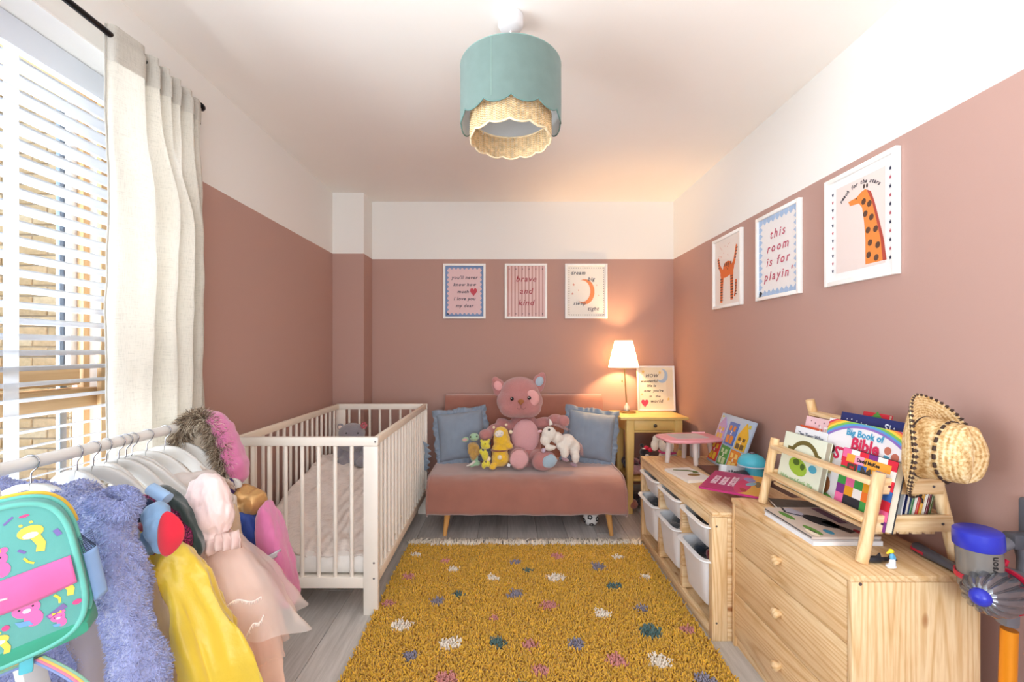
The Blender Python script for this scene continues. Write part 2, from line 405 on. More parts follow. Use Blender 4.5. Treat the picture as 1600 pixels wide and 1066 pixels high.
# reveal lining of the window (white)
b = B(); b.box2((XL-.28, WY0, WZ1-.006), (XL-.0005, WY1, WZ1+.001)); b.box2((XL-.28, WY1-.006, WZ0), (XL-.0005, WY1+.001, WZ1)); b.box2((XL-.28, WY0-.001, WZ0), (XL-.0005, WY0+.006, WZ1)); structure(b.build('trim_1', WHITE))
b = B(); b.box2((XL-.28, WY0, WZ0-.001), (XL+.03, WY1, WZ0+.022), .004); structure(b.build('trim_2', WHITE))
# baseboards
def bb(name, p0, p1, n):
    b = B(); p0, p1, n = Vector(p0), Vector(p1), Vector(n)
    b.box2(p0, p1+n*.014+Vector((0, 0, .092))); b.box2(p0, p1+n*.009+Vector((0, 0, .1)), .002)
    structure(b.build(name, WHITE))
bb('baseboard_left', (XL, YN, 0), (XL, 3.345, 0), (1, 0, 0)); bb('baseboard_right', (XR, YN, 0), (XR, YB, 0), (-1, 0, 0))
bb('baseboard_back', (-1.094, YB, 0), (XR, YB, 0), (0, -1, 0)); bb('baseboard_pillar', (XL, 3.345, 0), (-1.094, 3.345, 0), (0, -1, 0))
# floor planks
b = B(); b.box2((XL-.1, YN-.1, -.05), (XR+.1, YB+.1, -.012)); fl = structure(b.build('floor', mat('#4A4540', .9)))
fm = plain_wood('#A3A09C', '#E2DFDC', 'Y', .45, 90)
pw, pl = .192, 1.28; random.seed(11)
me_full = None
i = 0; x = XL
while x < XR-.001:
    x1 = min(x+pw, XR); y = YN-random.random()*pl
    while y < YB:
        y0, y1 = max(y, YN), min(y+pl, YB)
        if y1-y0 > .03:
            d = (x1-x-.0022, y1-y0-.002, .012)
            bb_ = B(); bb_.box((0, 0, 0), d, bev=.0012, seg=1); me = bb_.mesh('plank', True, 30); me.materials.append(fm)
            o = bpy.data.objects.new('plank', me); C.objects.link(o); o.parent = fl; o.location = ((x+x1)/2, (y0+y1)/2, -.006-random.random()*.0006)
        y += pl
    x = x1

# ---------------------------------------------------------------- window, outside
XF = -1.60
oak = plain_wood('#A98354', '#D2AE80', 'Z', .5, 60); oakh = plain_wood('#A98354', '#D2AE80', 'Y', .5, 60)
win = structure(bpy.data.objects.new('window_1', None)); C.objects.link(win); win.location = (XF, .5, WZ0)
b = B()
b.box2((XF-.04, WY0, WZ0+.02), (XF+.04, WY0+.06, WZ1), .003); b.box2((XF-.02, WY1-.038, WZ0+.02), (XF+.005, WY1-.012, WZ1), .002); b.box2((-1.538, WY1-.046, WZ0+.02), (-1.520, WY1-.02, WZ1), .002)
b.box2((XF-.04, .42, WZ0+.02), (XF+.04, .5, WZ1), .003)
b.build('window_frame', oak, win)
b = B(); b.box2((XF-.04, WY0, WZ1-.06), (XF+.04, WY1-.02, WZ1-.001), .003); b.box2((XF-.04, WY0, WZ0+.02), (XF+.04, WY1-.02, WZ0+.09), .003)
b.box2((XF-.04, WY0, .975), (XF+.05, WY1-.02, 1.05), .004); b.build('transom', oakh, win)
b = B(); b.box2((XF-.03, WY0+.06, 1.062), (XF+.03, .42, 1.125), .004); b.box2((XF-.03, .5, 1.062), (XF+.03, WY1-.075, 1.125), .004); b.build('sash_rail', oakh, win)
b = B(); b.box2((XF-.045, WY1-.06, 1.12), (XF-.022, WY1-.03, WZ1-.06), .002); b.build('sash_stile', mat('#E9EBEE', .4), win)
b = B(); b.box2((XF-.062, WY1-.075, .5), (XF-.046, WY1-.05, WZ1-.06), .002); b.build('gasket', mat('#5F7388', .4), win)
b = B(); b.box2((XF-.006, WY0+.05, 1.1), (XF-.002, WY1-.08, WZ1-.05)); b.build('pane', glassmat(), win)
b = B(); b.box2((XF-.006, WY0+.05, WZ0+.08), (XF-.002, WY1-.08, .98)); b.build('pane', glassmat(), win)
# brick wall of the neighbouring wing
b = B(); b.box2((-4.6, 3.212, -.2), (-2.72, 3.5, 3.9)); bw = structure(b.build('wall_outside', mat('#A89A84', .95, .1, 20, .4, 120, .003)))
random.seed(3); bmats = [mat(c, .92, .13, 26, .6, 90, .004) for c in ('#C9B28C', '#BFA57C', '#CFBC9A', '#B9A079', '#C6AB84')]
bms = []
for q in range(5):
    k = B(); k.box((0, 0, 0), (.213, .1, .065), bev=.005, seg=1); me = k.mesh('brick'); me.materials.append(bmats[q])
    for v in me.vertices: v.co += Vector(noise.noise_vector(v.co*30+Vector((q*7, 0, 0))))*.002
    bms.append(me)
for r in range(43):
    z = .05+r*.075
    for c in range(6):
        o = bpy.data.objects.new('brick', random.choice(bms)); C.objects.link(o); o.parent = bw
        o.location = (-4.05+c*.224+(.112 if r % 2 else 0), 3.25+random.uniform(-.002, .003), z)
        o.rotation_euler = (0, random.uniform(-.004, .004), PI if random.random() < .5 else 0)
b = B(); b.box2((-8, -3, -.3), (-1.7, 6, -.2)); structure(b.build('ground', mat('#A9A698', .95, .1, 3)))
# ---------------------------------------------------------------- venetian blind
XB = -1.475
bl = thing('venetian_blind', 'white venetian blind with open slats inside the window recess', 'blind', (XB, .46, WZ1-.005))
sl = mat('#D2D8E3', .38, .01, 5, .03, 60)
b = B(); b.box2((XB-.03, WY0+.02, 2.10), (XB+.02, WY1-.02, 2.174), .003); b.build('headrail', sl, bl)
b = B(); b.box2((XB+.022, WY0+.01, 2.085), (XB+.03, WY1-.01, 2.172), .004); b.build('valance', sl, bl)
k = B(); Lb = WY1-WY0-.04
def slf(u, v):
    t = u-.5; return Vector((t*.052, (v-.5)*Lb, -.6*t*t*.012))
k.grid(slf, 7, 2); me = k.mesh('slat', True, 180); 
sb = bmesh.new(); sb.from_mesh(me)
r = bmesh.ops.solidify(sb, geom=sb.faces[:], thickness=.0026); sb.to_mesh(me); sb.free(); me.materials.append(sl)
me.transform(R(-math.radians(17), 'Y'))
z = 2.055; nsl = 0
while z > .53:
    o = bpy.data.objects.new('slat', me); C.objects.link(o); o.parent = bl
    o.location = Vector((XB, (WY0+WY1)/2, z))-bl.location; z -= .0484; nsl += 1
b = B(); b.box2((XB-.025, WY0+.02, .487), (XB+.025, WY1-.02, .506), .004); b.build('bottom_rail', sl, bl)
for y in (1.272, .46, -.35):
    b = B(); b.box2((XB+.027, y-.02, .49), (XB+.0285, y+.02, 2.09)); b.build('ladder_tape', see_through('#DDE2E8', .6, .9, .5), bl)
# ---------------------------------------------------------------- curtain pole and curtain
XR_, ZR = -1.252, 2.187
pole = thing('curtain_pole', 'black metal curtain pole above the window', 'curtain pole', (XR_, .5, ZR))
blk = mat('#17151A', .3, 0, 1, 0, metal=.6)
b = B(); b.cyl((XR_, -1.0, ZR), (XR_, 1.775, ZR), .0095); b.build('pole', blk, pole)
b = B(); b.lathe([(0, 0), (.0145, 0), (.0155, .003), (.0155, .012), (.013, .02), (.007, .0245), (0, .0255)], (XR_, 1.775, ZR), R(-PI/2, 'X').to_3x3(), 20); b.build('finial', blk, pole)
for y in (.5, 1.70): 
    b = B(); b.cyl((XR_, y, ZR-.002), (XL+.002, y, ZR-.002), .006); b.cyl((XL+.0005, y, ZR-.002), (XL+.006, y, ZR-.002), .022); b.box((XR_, y, ZR-.004), (.03, .012, .03), bev=.004); b.build('bracket', blk, pole)
# curtain: plan of folds (X offset from the pole, Y) at the top and lower down
linen = see_through('#CFC9BE', 1, .9, .32, 700)
top = [(-.012, 1.372), (.012, 1.385), (.02, 1.43), (.028, 1.475), (.0, 1.49), (-.02, 1.497), (.02, 1.515), (.034, 1.53), (.0, 1.54), (-.018, 1.552), (.022, 1.565), (.036, 1.578), (.004, 1.59), (-.016, 1.602), (.02, 1.615), (.034, 1.632), (.002, 1.645), (-.012, 1.655), (.03, 1.68), (.03, 1.70), (-.01, 1.71), (.02, 1.735), (.012, 1.765), (-.012, 1.77)]
low = [(-.03, 1.40), (.0, 1.39), (.03, 1.415), (.045, 1.46), (.04, 1.50), (.0, 1.525), (.0, 1.545), (.045, 1.56), (.055, 1.585), (.03, 1.605), (-.01, 1.61), (.02, 1.62), (.05, 1.64), (.06, 1.66), (.03, 1.68), (-.01, 1.69), (.01, 1.70), (.045, 1.71), (.05, 1.73), (.01, 1.745), (.0, 1.75), (.03, 1.765), (.01, 1.775), (-.015, 1.775)]
def spl(pts, u):
    n = len(pts)-1; t = min(max(u, 0), .99999)*n; i = int(t); f = t-i; g = lambda j: Vector(pts[min(max(j, 0), n)])
    p0, p1, p2, p3 = g(i-1), g(i), g(i+1), g(i+2)
    return .5*((2*p1)+(p2-p0)*f+(2*p0-5*p1+4*p2-p3)*f*f+(3*p1-p0-3*p2+p3)*f**3)
def curt(u, v, off=0, z0=None, z1=.02):
    z0 = 2.218 if z0 is None else z0
    zz = z0+(z1-z0)*v
    t = min(1, max(0, (2.14-zz)/.5)); t = t*t*(3-2*t)
    a = spl(top, u).lerp(spl(low, u), t)
    n = noise.noise(Vector((u*5, zz*1.6, 3)))*.016*t+noise.noise(Vector((u*14, zz*5, 9)))*.008+noise.noise(Vector((u*30, zz*11, 4)))*.003*(.3+t)
    if zz > 2.19: a = Vector((a[0]*.8, a[1]))
    return Vector((XR_+a[0]+n+off, a[1]+noise.noise(Vector((u*4, zz*1.3, 7)))*.012*t, zz-.03*u*(1-v)))
ct = thing('curtain', 'cream linen curtain gathered at the far end of the black pole', 'curtain', (XR_, 1.57, .02))
b = B(); b.grid(lambda u, v: curt(u, v), 150, 130); b.build('curtain_panel', linen, ct, ang=180)
b = B(); b.grid(lambda u, v: curt(u, v, .0035, 2.222, 2.105), 150, 10); b.build('header_band', see_through('#C6C1B8', 1, .9, .2, 700), ct, ang=180)
b = B(); b.tube([curt(0, v/60)+Vector((.001, -.002, 0)) for v in range(61)], .0028, 6); b.build('side_hem', fabric('#A9A59C'), ct)
# ---------------------------------------------------------------- rug
rug = thing('shaggy_rug', 'mustard yellow shaggy rug with small white, pink, grey and teal spots on the floor', 'rug', (.116, 1.54, 0))
RX0, RX1, RY0, RY1 = -.592, .826, .45, 2.625
def rugm(c, d): return mat(c, .95, d, 60, 0, 100, .001, 0, .3, .05)
rmats = [rugm('#D6A834', .25), rugm('#F0E8DA', .06), rugm('#CF8A84', .1), rugm('#8A8698', .12), rugm('#4C6F6E', .14)]
b = B(); b.box2((RX0, RY0, .001), (RX1, RY1, .009), .003); b.build('backing', mat('#A87A1E', 1), rug)
spots = []
for (x, y, c, r) in [(285,90,1,.03),(400,118,2,.03),(435,148,1,.032),(255,180,2,.035),(595,185,1,.034),(685,122,3,.03),(735,152,4,.027),(850,98,2,.038),(1098,100,1,.03),(1020,138,3,.042),(845,183,1,.045),(1080,215,4,.04),(1213,180,1,.027),(172,287,2,.03),(367,278,3,.032),(450,248,4,.03),(686,247,3,.042),(820,293,2,.044),(1037,326,1,.036),(1195,305,3,.03),(598,342,2,.022),(230,372,1,.046),(1230,398,4,.05),(1375,388,2,.035),(422,445,1,.044),(615,440,4,.036),(745,452,2,.034),(928,447,3,.036),(262,496,3,.033),(1095,513,2,.04),(1265,515,1,.044),(787,553,2,.034),(405,590,2,.044),(1447,597,3,.042)]:
    p = PZ(540+x/2.58, 830+y/2.58, .025); spots.append((p.x, p.y, r*.82, c))
random.seed(5)
for i in range(34): spots.append((random.uniform(RX0, RX1), random.uniform(RY0, 1.5), random.uniform(.02, .04), random.choice([1, 2, 3, 4])))
def tufts():
    rs = np.random.RandomState(4); d = .0078
    gx, gy = np.meshgrid(np.arange(RX0+.006, RX1-.004, d), np.arange(RY0+.006, RY1-.004, d)); x = gx.ravel(); y = gy.ravel(); n = len(x)
    x = x+rs.uniform(-.0035, .0035, n); y = y+rs.uniform(-.0035, .0035, n)
    mi = np.zeros(n, int)
    for sx, sy, r, c in spots:
        rr = r*(1+rs.uniform(-.22, .22, n)); mi[((x-sx)/1.15)**2+(y-sy)**2 < rr**2] = c
    h = .017+.004*np.sin(x*23+np.sin(y*17)*2)*np.sin(y*19+x*7)+rs.uniform(-.005, .005, n)
    a = rs.uniform(0, 2*PI, n); ln = rs.uniform(.004, .013, n); tx, ty = np.cos(a)*ln, np.sin(a)*ln
    K = 4; V = []
    for (t, r) in ((0, .0028), (.55, .0038), (.95, .0026)):
        for k in range(K):
            th = a+2*PI*k/K
            V.append(np.stack([x+tx*t*t+np.cos(th)*r, y+ty*t*t+np.sin(th)*r, .006+h*t], 1))
    V.append(np.stack([x+tx*1.1, y+ty*1.1, .006+h], 1))
    V = np.stack(V, 1); nv = V.shape[1]
    fq = [(l*K+k, l*K+(k+1) % K, (l+1)*K+(k+1) % K, (l+1)*K+k) for l in range(2) for k in range(K)]
    ft = [(2*K+k, 2*K+(k+1) % K, 3*K) for k in range(K)]
    base = (np.arange(n)*nv)[:, None]
    lq = (base[:, None]+np.array(fq)[None]).reshape(n, -1); lt = (base[:, None]+np.array(ft)[None]).reshape(n, -1)
    loops = np.concatenate([lq, lt], 1).ravel()
    tot = np.tile(np.array([4]*len(fq)+[3]*len(ft)), n); st = np.concatenate([[0], np.cumsum(tot)[:-1]])
    me = bpy.data.meshes.new('pile'); me.vertices.add(n*nv); me.vertices.foreach_set('co', V.reshape(-1).astype(np.float32))
    me.loops.add(len(loops)); me.loops.foreach_set('vertex_index', loops.astype(np.int32)); me.polygons.add(len(tot))
    me.polygons.foreach_set('loop_start', st.astype(np.int32)); me.polygons.foreach_set('loop_total', tot.astype(np.int32))
    me.polygons.foreach_set('material_index', np.repeat(mi, len(fq)+len(ft)).astype(np.int32))
    me.polygons.foreach_set('use_smooth', np.ones(len(tot), bool)); me.update(); me.validate(); return me
o = link('pile', tufts(), rmats, rug); o['kind'] = 'stuff'
def fringe(y0, sg):
    b = B(); x = RX0+.01
    while x < RX1-.01:
        for k in range(5):
            a = random.uniform(-.5, .5); l = random.uniform(.07, .125); p0 = Vector((x+random.uniform(-.004, .004), y0, .008))
            pts = [p0+Vector((math.sin(a)*l*t+math.sin(t*5+a*9)*.004, sg*math.cos(a)*l*t, .016*math.sin(t*PI)*random.uniform(.2, 1.4)-.004*t)) for t in (0, .35, .7, 1)]
            b.tube(pts, [.0032, .0028, .0024, .0014], 4)
        x += random.uniform(.011, .017)
    o = b.build('fringe', mat('#F3ECDF', .95, .08, 60), rug, ang=180); o['kind'] = 'stuff'
fringe(RY1, 1); fringe(RY0, -1)

# ---------------------------------------------------------------- cot
cw = mat('#EFE9DF', .38, .015, 8, .04, 120); cwr = mat('#E9DDCB', .4, .03, 10, .04, 120)
CX0, CX1, CY0, CY1 = -1.237, -.575, 1.95, 3.185
cot = thing('cot', 'cream white slatted wooden baby cot against the left wall', 'cot', ((CX0+CX1)/2, (CY0+CY1)/2, 0))
for y in (CY0, CY1-.028):
    for x in (CX0, CX1-.066):
        b = B(); b.box2((x, y, 0), (x+.066, y+.028, .757), .003); b.build('leg', cw, cot)
    b = B(); b.box2((CX0, y, .758), (CX1, y+.028, .798), .004); b.build('top_rail', cw, cot)
    b = B(); b.box2((CX0+.066, y+.002, .12), (CX1-.066, y+.026, .168), .003); b.build('bottom_rail', cw, cot)
    for k in range(7):
        b = B(); b.cyl((CX1-.122-.0745*k, y+.014, .16), (CX1-.122-.0745*k, y+.014, .765), .0088, n=14); b.build('bar', cw, cot)
for x in (CX0+.004, CX1-.026):
    b = B(); b.box2((x, CY0+.028, .762), (x+.022, CY1-.028, .798), .004); b.build('side_rail', cwr, cot)
    b = B(); b.box2((x, CY0+.028, .135), (x+.022, CY1-.028, .18), .003); b.build('side_rail', cwr, cot)
    for k in range(16):
        y = CY0+.098+k*.0692
        b = B(); b.cyl((x+.011, y, .17), (x+.011, y, .772), .0086, n=14); b.build('bar', cw, cot)
b = B(); b.box2((CX0+.03, CY0+.032, .14), (CX1-.03, CY1-.032, .156)); b.build('mattress_base', cw, cot)
scm = metal('#8C8C90', .35)
for (x, z) in ((CX1-.012, .778), (CX1-.018, .235), (CX1-.018, .165)):
    b = B(); b.cyl((x, CY0+.0005, z), (x, CY0-.0012, z), .0045, n=14); b.cyl((x, CY0-.001, z), (x, CY0-.0014, z), .002, n=6); b.build('screw', scm, cot)
mt = thing('cot_mattress', 'white fitted cot mattress lying inside the cot', 'mattress', (-.906, 2.567, .157))
b = B(); b.box2((CX0+.045, CY0+.045, .157), (CX1-.045, CY1-.045, .25), .03); b.build('mattress', fabric('#EFECE8'), mt)
# gauzy blanket rising over the bedding
def blz(x, y):
    u = (x-(CX0+.06))/(CX1-.06-CX0-.06); v = (y-2.005)/1.1
    s = min(1, max(0, v/.75)); s = s*s*(3-2*s)*.6+s*.4
    z = .262+.185*s+.085*max(0, 1-u*2.4)*(1-.3*s)
    z -= .18*max(0, (v-.8)/.2)**1.4 if v > .8 else 0
    if v < .07: z -= (.07-v)*.25
    f = math.sin((x*1.0+y*.75)*42+math.sin(y*9)*2.2)*.0055+math.sin((x*1.5-y*.3)*70+math.sin(x*15)*2)*.0025
    f += noise.noise(Vector((x*9, y*9, 2)))*.012+noise.noise(Vector((x*28, y*28, 5)))*.005
    return z+f
bk = B(); bk.grid(lambda u, v: Vector((CX0+.052+u*(CX1-CX0-.104)+noise.noise(Vector((v*6, u, 1)))*.006, 2.0+v*1.12+noise.noise(Vector((u*7, 4, v)))*.02, blz(CX0+.052+u*(CX1-CX0-.104), 2.0+v*1.12))), 110, 190)
bk = bk.build('gauze_blanket', see_through('#F6EEE8', 1, .95, .25, 500), None, ang=180, mods=[('SOLIDIFY', dict(thickness=.006))])
tag(bk, 'crumpled off-white gauze blanket spread over the cot mattress', 'blanket')
# ruffled muslin poking through the side bars
def ruffle(path, wid, amp, k, name, m, parent, out=(1, 0, 0)):
    b = B(); path = [Vector(p) for p in path]; n = len(path)-1
    def f(u, v):
        t = u*n; i = min(int(t), n-1); p = path[i].lerp(path[i+1], t-i)
        w = Vector(wid)*(v); o = Vector(out)*math.sin(u*k*2*PI+v)*amp*(v*.9+.1)
        return p+w+o+Vector(noise.noise_vector(p*30+Vector((0, 0, v*3))))*amp*.5*v
    b.grid(f, 12*k, 6); return b.build(name, m, parent, ang=180, mods=[('SOLIDIFY', dict(thickness=.0022))])
mus = thing('muslin_cloth', 'white frilled muslin cloth tucked between the mattress and the right cot bars', 'cloth', (-.63, 2.3, .25))
ruffle([(-.632, 2.0+.1*i, .30+.03*math.sin(i*1.7)-.02*(i > 6)) for i in range(11)], (.03, 0, -.07), .012, 16, 'frill', see_through('#F3EBDC', 1, .95, .3), mus)
b = B(); b.grid(lambda u, v: Vector((-.645+.012*math.sin(u*40)*v, 1.99+u*1.0, .24+.085*v+.012*math.sin(u*23))), 90, 6); b.build('cloth_body', see_through('#F3EBDC', 1, .95, .3), mus, ang=180)
gc = thing('grey_cloth', 'small blue-grey frilled cloth hanging out at the far right corner of the cot', 'cloth', (-.56, 3.1, .45))
ruffle([(-.583+.012*math.sin(i), 3.02+.02*i, .56-.045*i) for i in range(6)], (.03, .02, -.03), .012, 5, 'frill', fabric('#8FA0B2'), gc)

# ---------------------------------------------------------------- sofa
velvet = mat('#9A6455', .8, .07, 9, .35, 500, .001, 0, .8, .2)
SX0, SX1 = -.508, .766
sofa = thing('loveseat', 'terracotta pink velvet two-seat sofa bed on short wooden legs at the back wall', 'sofa', (.13, 3.1, 0))
def rbox(b, x0, x1, prof, ncap=.035):         # extrude a rounded YZ outline in X with slightly domed ends
    n = 14
    cy = sum(p[0] for p in prof)/len(prof); cz = sum(p[1] for p in prof)/len(prof); rings = []
    xs = []
    for i in range(5): a = i/4*PI/2; xs.append((x0+ncap*(1-math.sin(a)), ncap*(1-math.cos(a))*0+ncap*(math.cos(a)-0)*.45))
    mid = [(x0+ncap+(x1-x0-2*ncap)*i/n, 0) for i in range(1, n)]
    ends = [(x1-(x-x0), s) for x, s in xs[::-1]]
    for x, s in xs+mid+ends:
        ring = []
        for y, z in prof:
            d = Vector((0, cy-y, cz-z)); l = d.length; ring.append(b.bm.verts.new(Vector((x, y, z))+(d/l)*min(s, l*.9)))
        rings.append(ring)
    m = len(prof)
    for a, c in zip(rings, rings[1:]):
        for k in range(m): b.bm.faces.new((a[k], a[(k+1) % m], c[(k+1) % m], c[k]))
    b.bm.faces.new(rings[0][::-1]); b.bm.faces.new(rings[-1])
def rounded(pts, r, n=6):
    out = []; N = len(pts)
    for i in range(N):
        p, a, c = Vector(pts[i]), Vector(pts[i-1]), Vector(pts[(i+1) % N]); rr = r[i] if isinstance(r, (list, tuple)) else r
        u = (a-p).normalized(); w = (c-p).normalized(); p0 = p+u*rr; p1 = p+w*rr
        for k in range(n+1):
            t = k/n; out.append(tuple(p0*(1-t)**2+p*2*t*(1-t)+p1*t*t))
    return out
b = B(); rbox(b, SX0, SX1, rounded([(2.705, .148), (3.36, .148), (3.36, .372), (2.745, .378)], [.05, .03, .03, .13], 8)); o = b.build('seat', velvet, sofa, ang=60, mods=[('SUBSURF', dict(levels=2, render_levels=2))]); wobble(o.data, .006, 7); crease(o.data, .0022, 14)
b = B(); rbox(b, -.48, .758, rounded([(3.27, .26), (3.42, .20), (3.545, .83), (3.44, .845)], [.04, .04, .045, .06], 8)); o = b.build('backrest', velvet, sofa, ang=60); wobble(o.data, .003, 8)
for x in (SX0+.012, SX1-.012):
    pr = rounded([(2.700, .143), (3.365, .143), (3.365, .377), (2.74, .383)], [.05, .03, .03, .13], 8)
    b = B(); b.tube([(x, y, z) for y, z in pr], .004, 6, True); b.build('piping', velvet, sofa, ang=180)
legw = plain_wood('#C98D4A', '#E0AB68', 'Z', .4, 60)
for (x, y, sx) in ((-.375, 2.80, -1), (.655, 2.80, 1), (-.375, 3.34, -1), (.655, 3.34, 1)):
    b = B(); b.cyl((x+sx*.02, y-.01, 0), (x, y, .155), .0125, .021, 20); b.build('leg', legw, sofa)

# cushions with frilled edges
def cushion(name, label, c, w_, h_, th, roll, lean, m, turn=0):
    c = Vector(c)
    t = thing(name, label, 'cushion', c, (-lean, roll, turn) , 'blue frilled cushions on the sofa'); M = Matrix.LocRotScale(Vector(c), Euler((-lean, roll, turn)), None)
    def f(u, v, s):
        a, d = u*2-1, v*2-1; e = max(0, (1-abs(a)**3.2))**.55*max(0, (1-abs(d)**3.2))**.55
        q = 1-.045*(1-abs(a)**2)*abs(d)**3; r = 1-.045*(1-abs(d)**2)*abs(a)**3
        return M @ Vector((a*w_/2*r, -s*th/2*e+noise.noise(Vector((u*5, v*5, s*3)))*.006*e+s*noise.noise(Vector((u*14, v*3, 1)))*.004*e, d*h_/2*q))
    b = B(); b.grid(lambda u, v: f(u, v, 1), 34, 34); b.grid(lambda u, v: f(u, v, -1), 34, 34)
    bmesh.ops.remove_doubles(b.bm, verts=b.bm.verts[:], dist=.0012); b.build('cover', m, t, ang=180)
    N = 300; per = []
    for i in range(N):
        s = i/N*4; k = int(s); a = (s-k)*2-1
        x, z, nx, nz = [(a, -1, 0, -1), (1, a, 1, 0), (-a, 1, 0, 1), (-1, -a, -1, 0)][k]
        q = abs(a)**6; tx, tz = [(1, 0), (0, 1), (-1, 0), (0, -1)][k]; nx += tx*q*(1 if a > 0 else -1); nz += tz*q*(1 if a > 0 else -1)
        per.append((x*w_/2*.955, z*h_/2*.955, nx, nz))
    b = B()
    def g(u, v):
        i = int(round(u*N)) % N; x, z, nx, nz = per[i]; rf = math.sin(i/N*2*PI*27+math.sin(i*.13)*1.8)
        return M @ Vector((x+nx*.036*v*(1+.15*math.sin(i*.21)+.12*rf), rf*.013*v+.006*v, z+nz*.036*v*(1+.15*math.cos(i*.17))))
    b.grid(g, N, 5, cu=True); b.build('frill', m, t, ang=180, mods=[('SOLIDIFY', dict(thickness=.002))])
    return t
bluef = fabric('#8795A6', 800, .05, 12)
cushion('cushion', 'grey-blue frilled cushion leaning beside the cot, left of the big plush', (-.325, 3.185, .565), .345, .345, .13, -.10, .30, bluef, .12)
cushion('cushion', 'grey-blue frilled cushion leaning beside the yellow side table, right of the big plush', (.613, 3.185, .565), .345, .345, .13, .13, .30, bluef, -.10)

# ---------------------------------------------------------------- side table with drawer
yel = mat('#DDBE74', .45, .05, 10, .06, 200)
NX0, NX1, NY0, NY1 = .825, 1.318, 3.135, 3.505
st = thing('side_table', 'pale yellow wooden side table with one drawer in the corner', 'side table', (1.07, 3.32, 0))
b = B(); b.box2((NX0, NY0, .683), (NX1, NY1, .704), .004); b.build('table_top', yel, st)
for x in (.880, 1.228):
    for y in (NY0+.02, NY1-.065):
        b = B(); b.loft([((x+.02, y+.02, .683), (.029, 0, 0), (0, .029, 0)), ((x+.02, y+.02, .55), (.029, 0, 0), (0, .029, 0)), ((x+.02, y+.02, 0), (.019, 0, 0), (0, .019, 0))], 24, sq=.25); b.build('leg', yel, st)
b = B(); b.box2((.915, NY1-.05, .59), (1.235, NY1-.035, .683)); b.box2((.886, 3.19, .59), (.90, 3.45, .683)); b.box2((1.25, 3.19, .59), (1.264, 3.45, .683)); b.box2((.915, NY0+.028, .590), (1.235, NY0+.046, .602)); b.build('apron', yel, st)
b = B(); b.box2((.923, NY0+.022, .605), (1.226, NY0+.042, .680), .003); dr = b.build('drawer', yel, st)
b = B(); b.lathe([(.0, .028), (.008, .027), (.013, .022), (.012, .016), (.006, .01), (.006, 0)], (1.075, NY0+.022, .643), R(PI/2, 'X').to_3x3(), 20); b.build('knob', mat('#5C5347', .3, 0, 1, 0, metal=.7), dr)
b = B(); b.box2((.895, NY0+.025, .235), (1.255, NY1-.04, .253), .003); b.build('shelf', yel, st)

# ---------------------------------------------------------------- bin storage unit
TX0, TX1, TY0, TY1, TZ = .84, 1.285, 1.775, 2.725, .526
un = thing('storage_unit', 'low pine storage unit with white plastic bins along the right wall', 'storage unit', (1.06, 2.25, 0))
py_, pz_, px_ = pine('Y'), pine('Z'), pine('X')
b = B(); b.box2((TX0, TY0, TZ-.02), (TX1, TY1, TZ), .003); b.build('top_board', py_, un)
b = B(); b.box2((TX0+.001, TY0+.031, TZ-.06), (TX0+.022, TY1-.031, TZ-.0205), .002); b.build('top_rail', py_, un)
b = B(); b.box2((TX1-.022, TY0+.001, .0), (TX1-.001, TY1-.001, TZ-.0205), .002); b.build('back_rail', py_, un)
b = B(); b.box2((TX0+.001, TY0+.031, .0), (TX0+.022, TY1-.031, .05), .002); b.build('bottom_rail', py_, un)
b = B(); b.box2((TX0+.022, TY0+.031, .03), (TX1-.022, TY1-.031, .045), .002); b.build('bottom_board', py_, un)
for y in (TY0+.0005, TY1-.0305):
    for x in (TX0+.0005, TX1-.063): 
        b = B(); b.box2((x, y, 0), (x+.062, y+.03, TZ-.0205), .002); b.build('post', pz_, un)
    for k in range(4):
        b = B(); b.box2((TX0+.063, y+.002, .05+.1045*k), (TX1-.064, y+.028, .154+.1045*k), .0015); b.build('end_panel', px_, un)
    b = B(); b.box2((TX0+.063, y+.001, TZ-.058), (TX1-.0635, y+.029, TZ-.0208), .0015); b.build('end_rail', px_, un)
    b = B(); b.box2((TX0+.063, y+.001, .0), (TX1-.0635, y+.029, .0495), .0015); b.build('end_rail', px_, un)
for y in (2.085, 2.39):
    for k in range(4):
        b = B(); b.box2((TX0+.004, y, .051+.104*k), (TX1-.03, y+.03, .1535+.104*k), .0015); b.build('divider', px_, un)
for k, z in enumerate((.47, .075)):
    b = B(); b.cyl((TX0+.018, TY0, z), (TX0+.018, TY0-.001, z), .004, n=12); b.build('screw', scm, un)
binm = mat('#EEF0F3', .35, .01, 5, .03, 100); 
def make_bin(h):
    t = thing('storage_bin', '', 'storage bin', (0, 0, 0)); W, L = .262, .40
    s = lambda z, k, q=0: ((0, 0, z), (L/2*k-q, 0, 0), (0, W/2*k-q, 0))
    b = B(); b.loft([s(0, .86), s(.006, .885), s(h-.006, 1), s(h-.006, 1, -.017), s(h-.004, 1, -.019), s(h, 1, -.017), s(h, 1, .002), s(h-.01, 1, .004), s(.008, .885, .004), s(.006, .86, .006)], 64, sq=.28)
    b.build('bin_body', binm, t, ang=30)
    return t
proto = {.105: make_bin(.105), .205: make_bin(.205)}; used = set()
bins = [(1.93, .352, .105, 'white shallow plastic bin under the unit top, nearest the chest of drawers'), (1.93, .112, .205, 'white deep plastic bin nearest the chest of drawers, below a shallow bin'),
        (2.2375, .352, .105, 'white shallow plastic bin under the unit top in the middle bay'), (2.2375, .112, .205, 'white deep plastic bin in the middle bay of the pine unit'),
        (2.54, .352, .105, 'white shallow plastic bin under the unit top, nearest the sofa'), (2.54, .112, .205, 'white deep plastic bin in the bay nearest the sofa')]
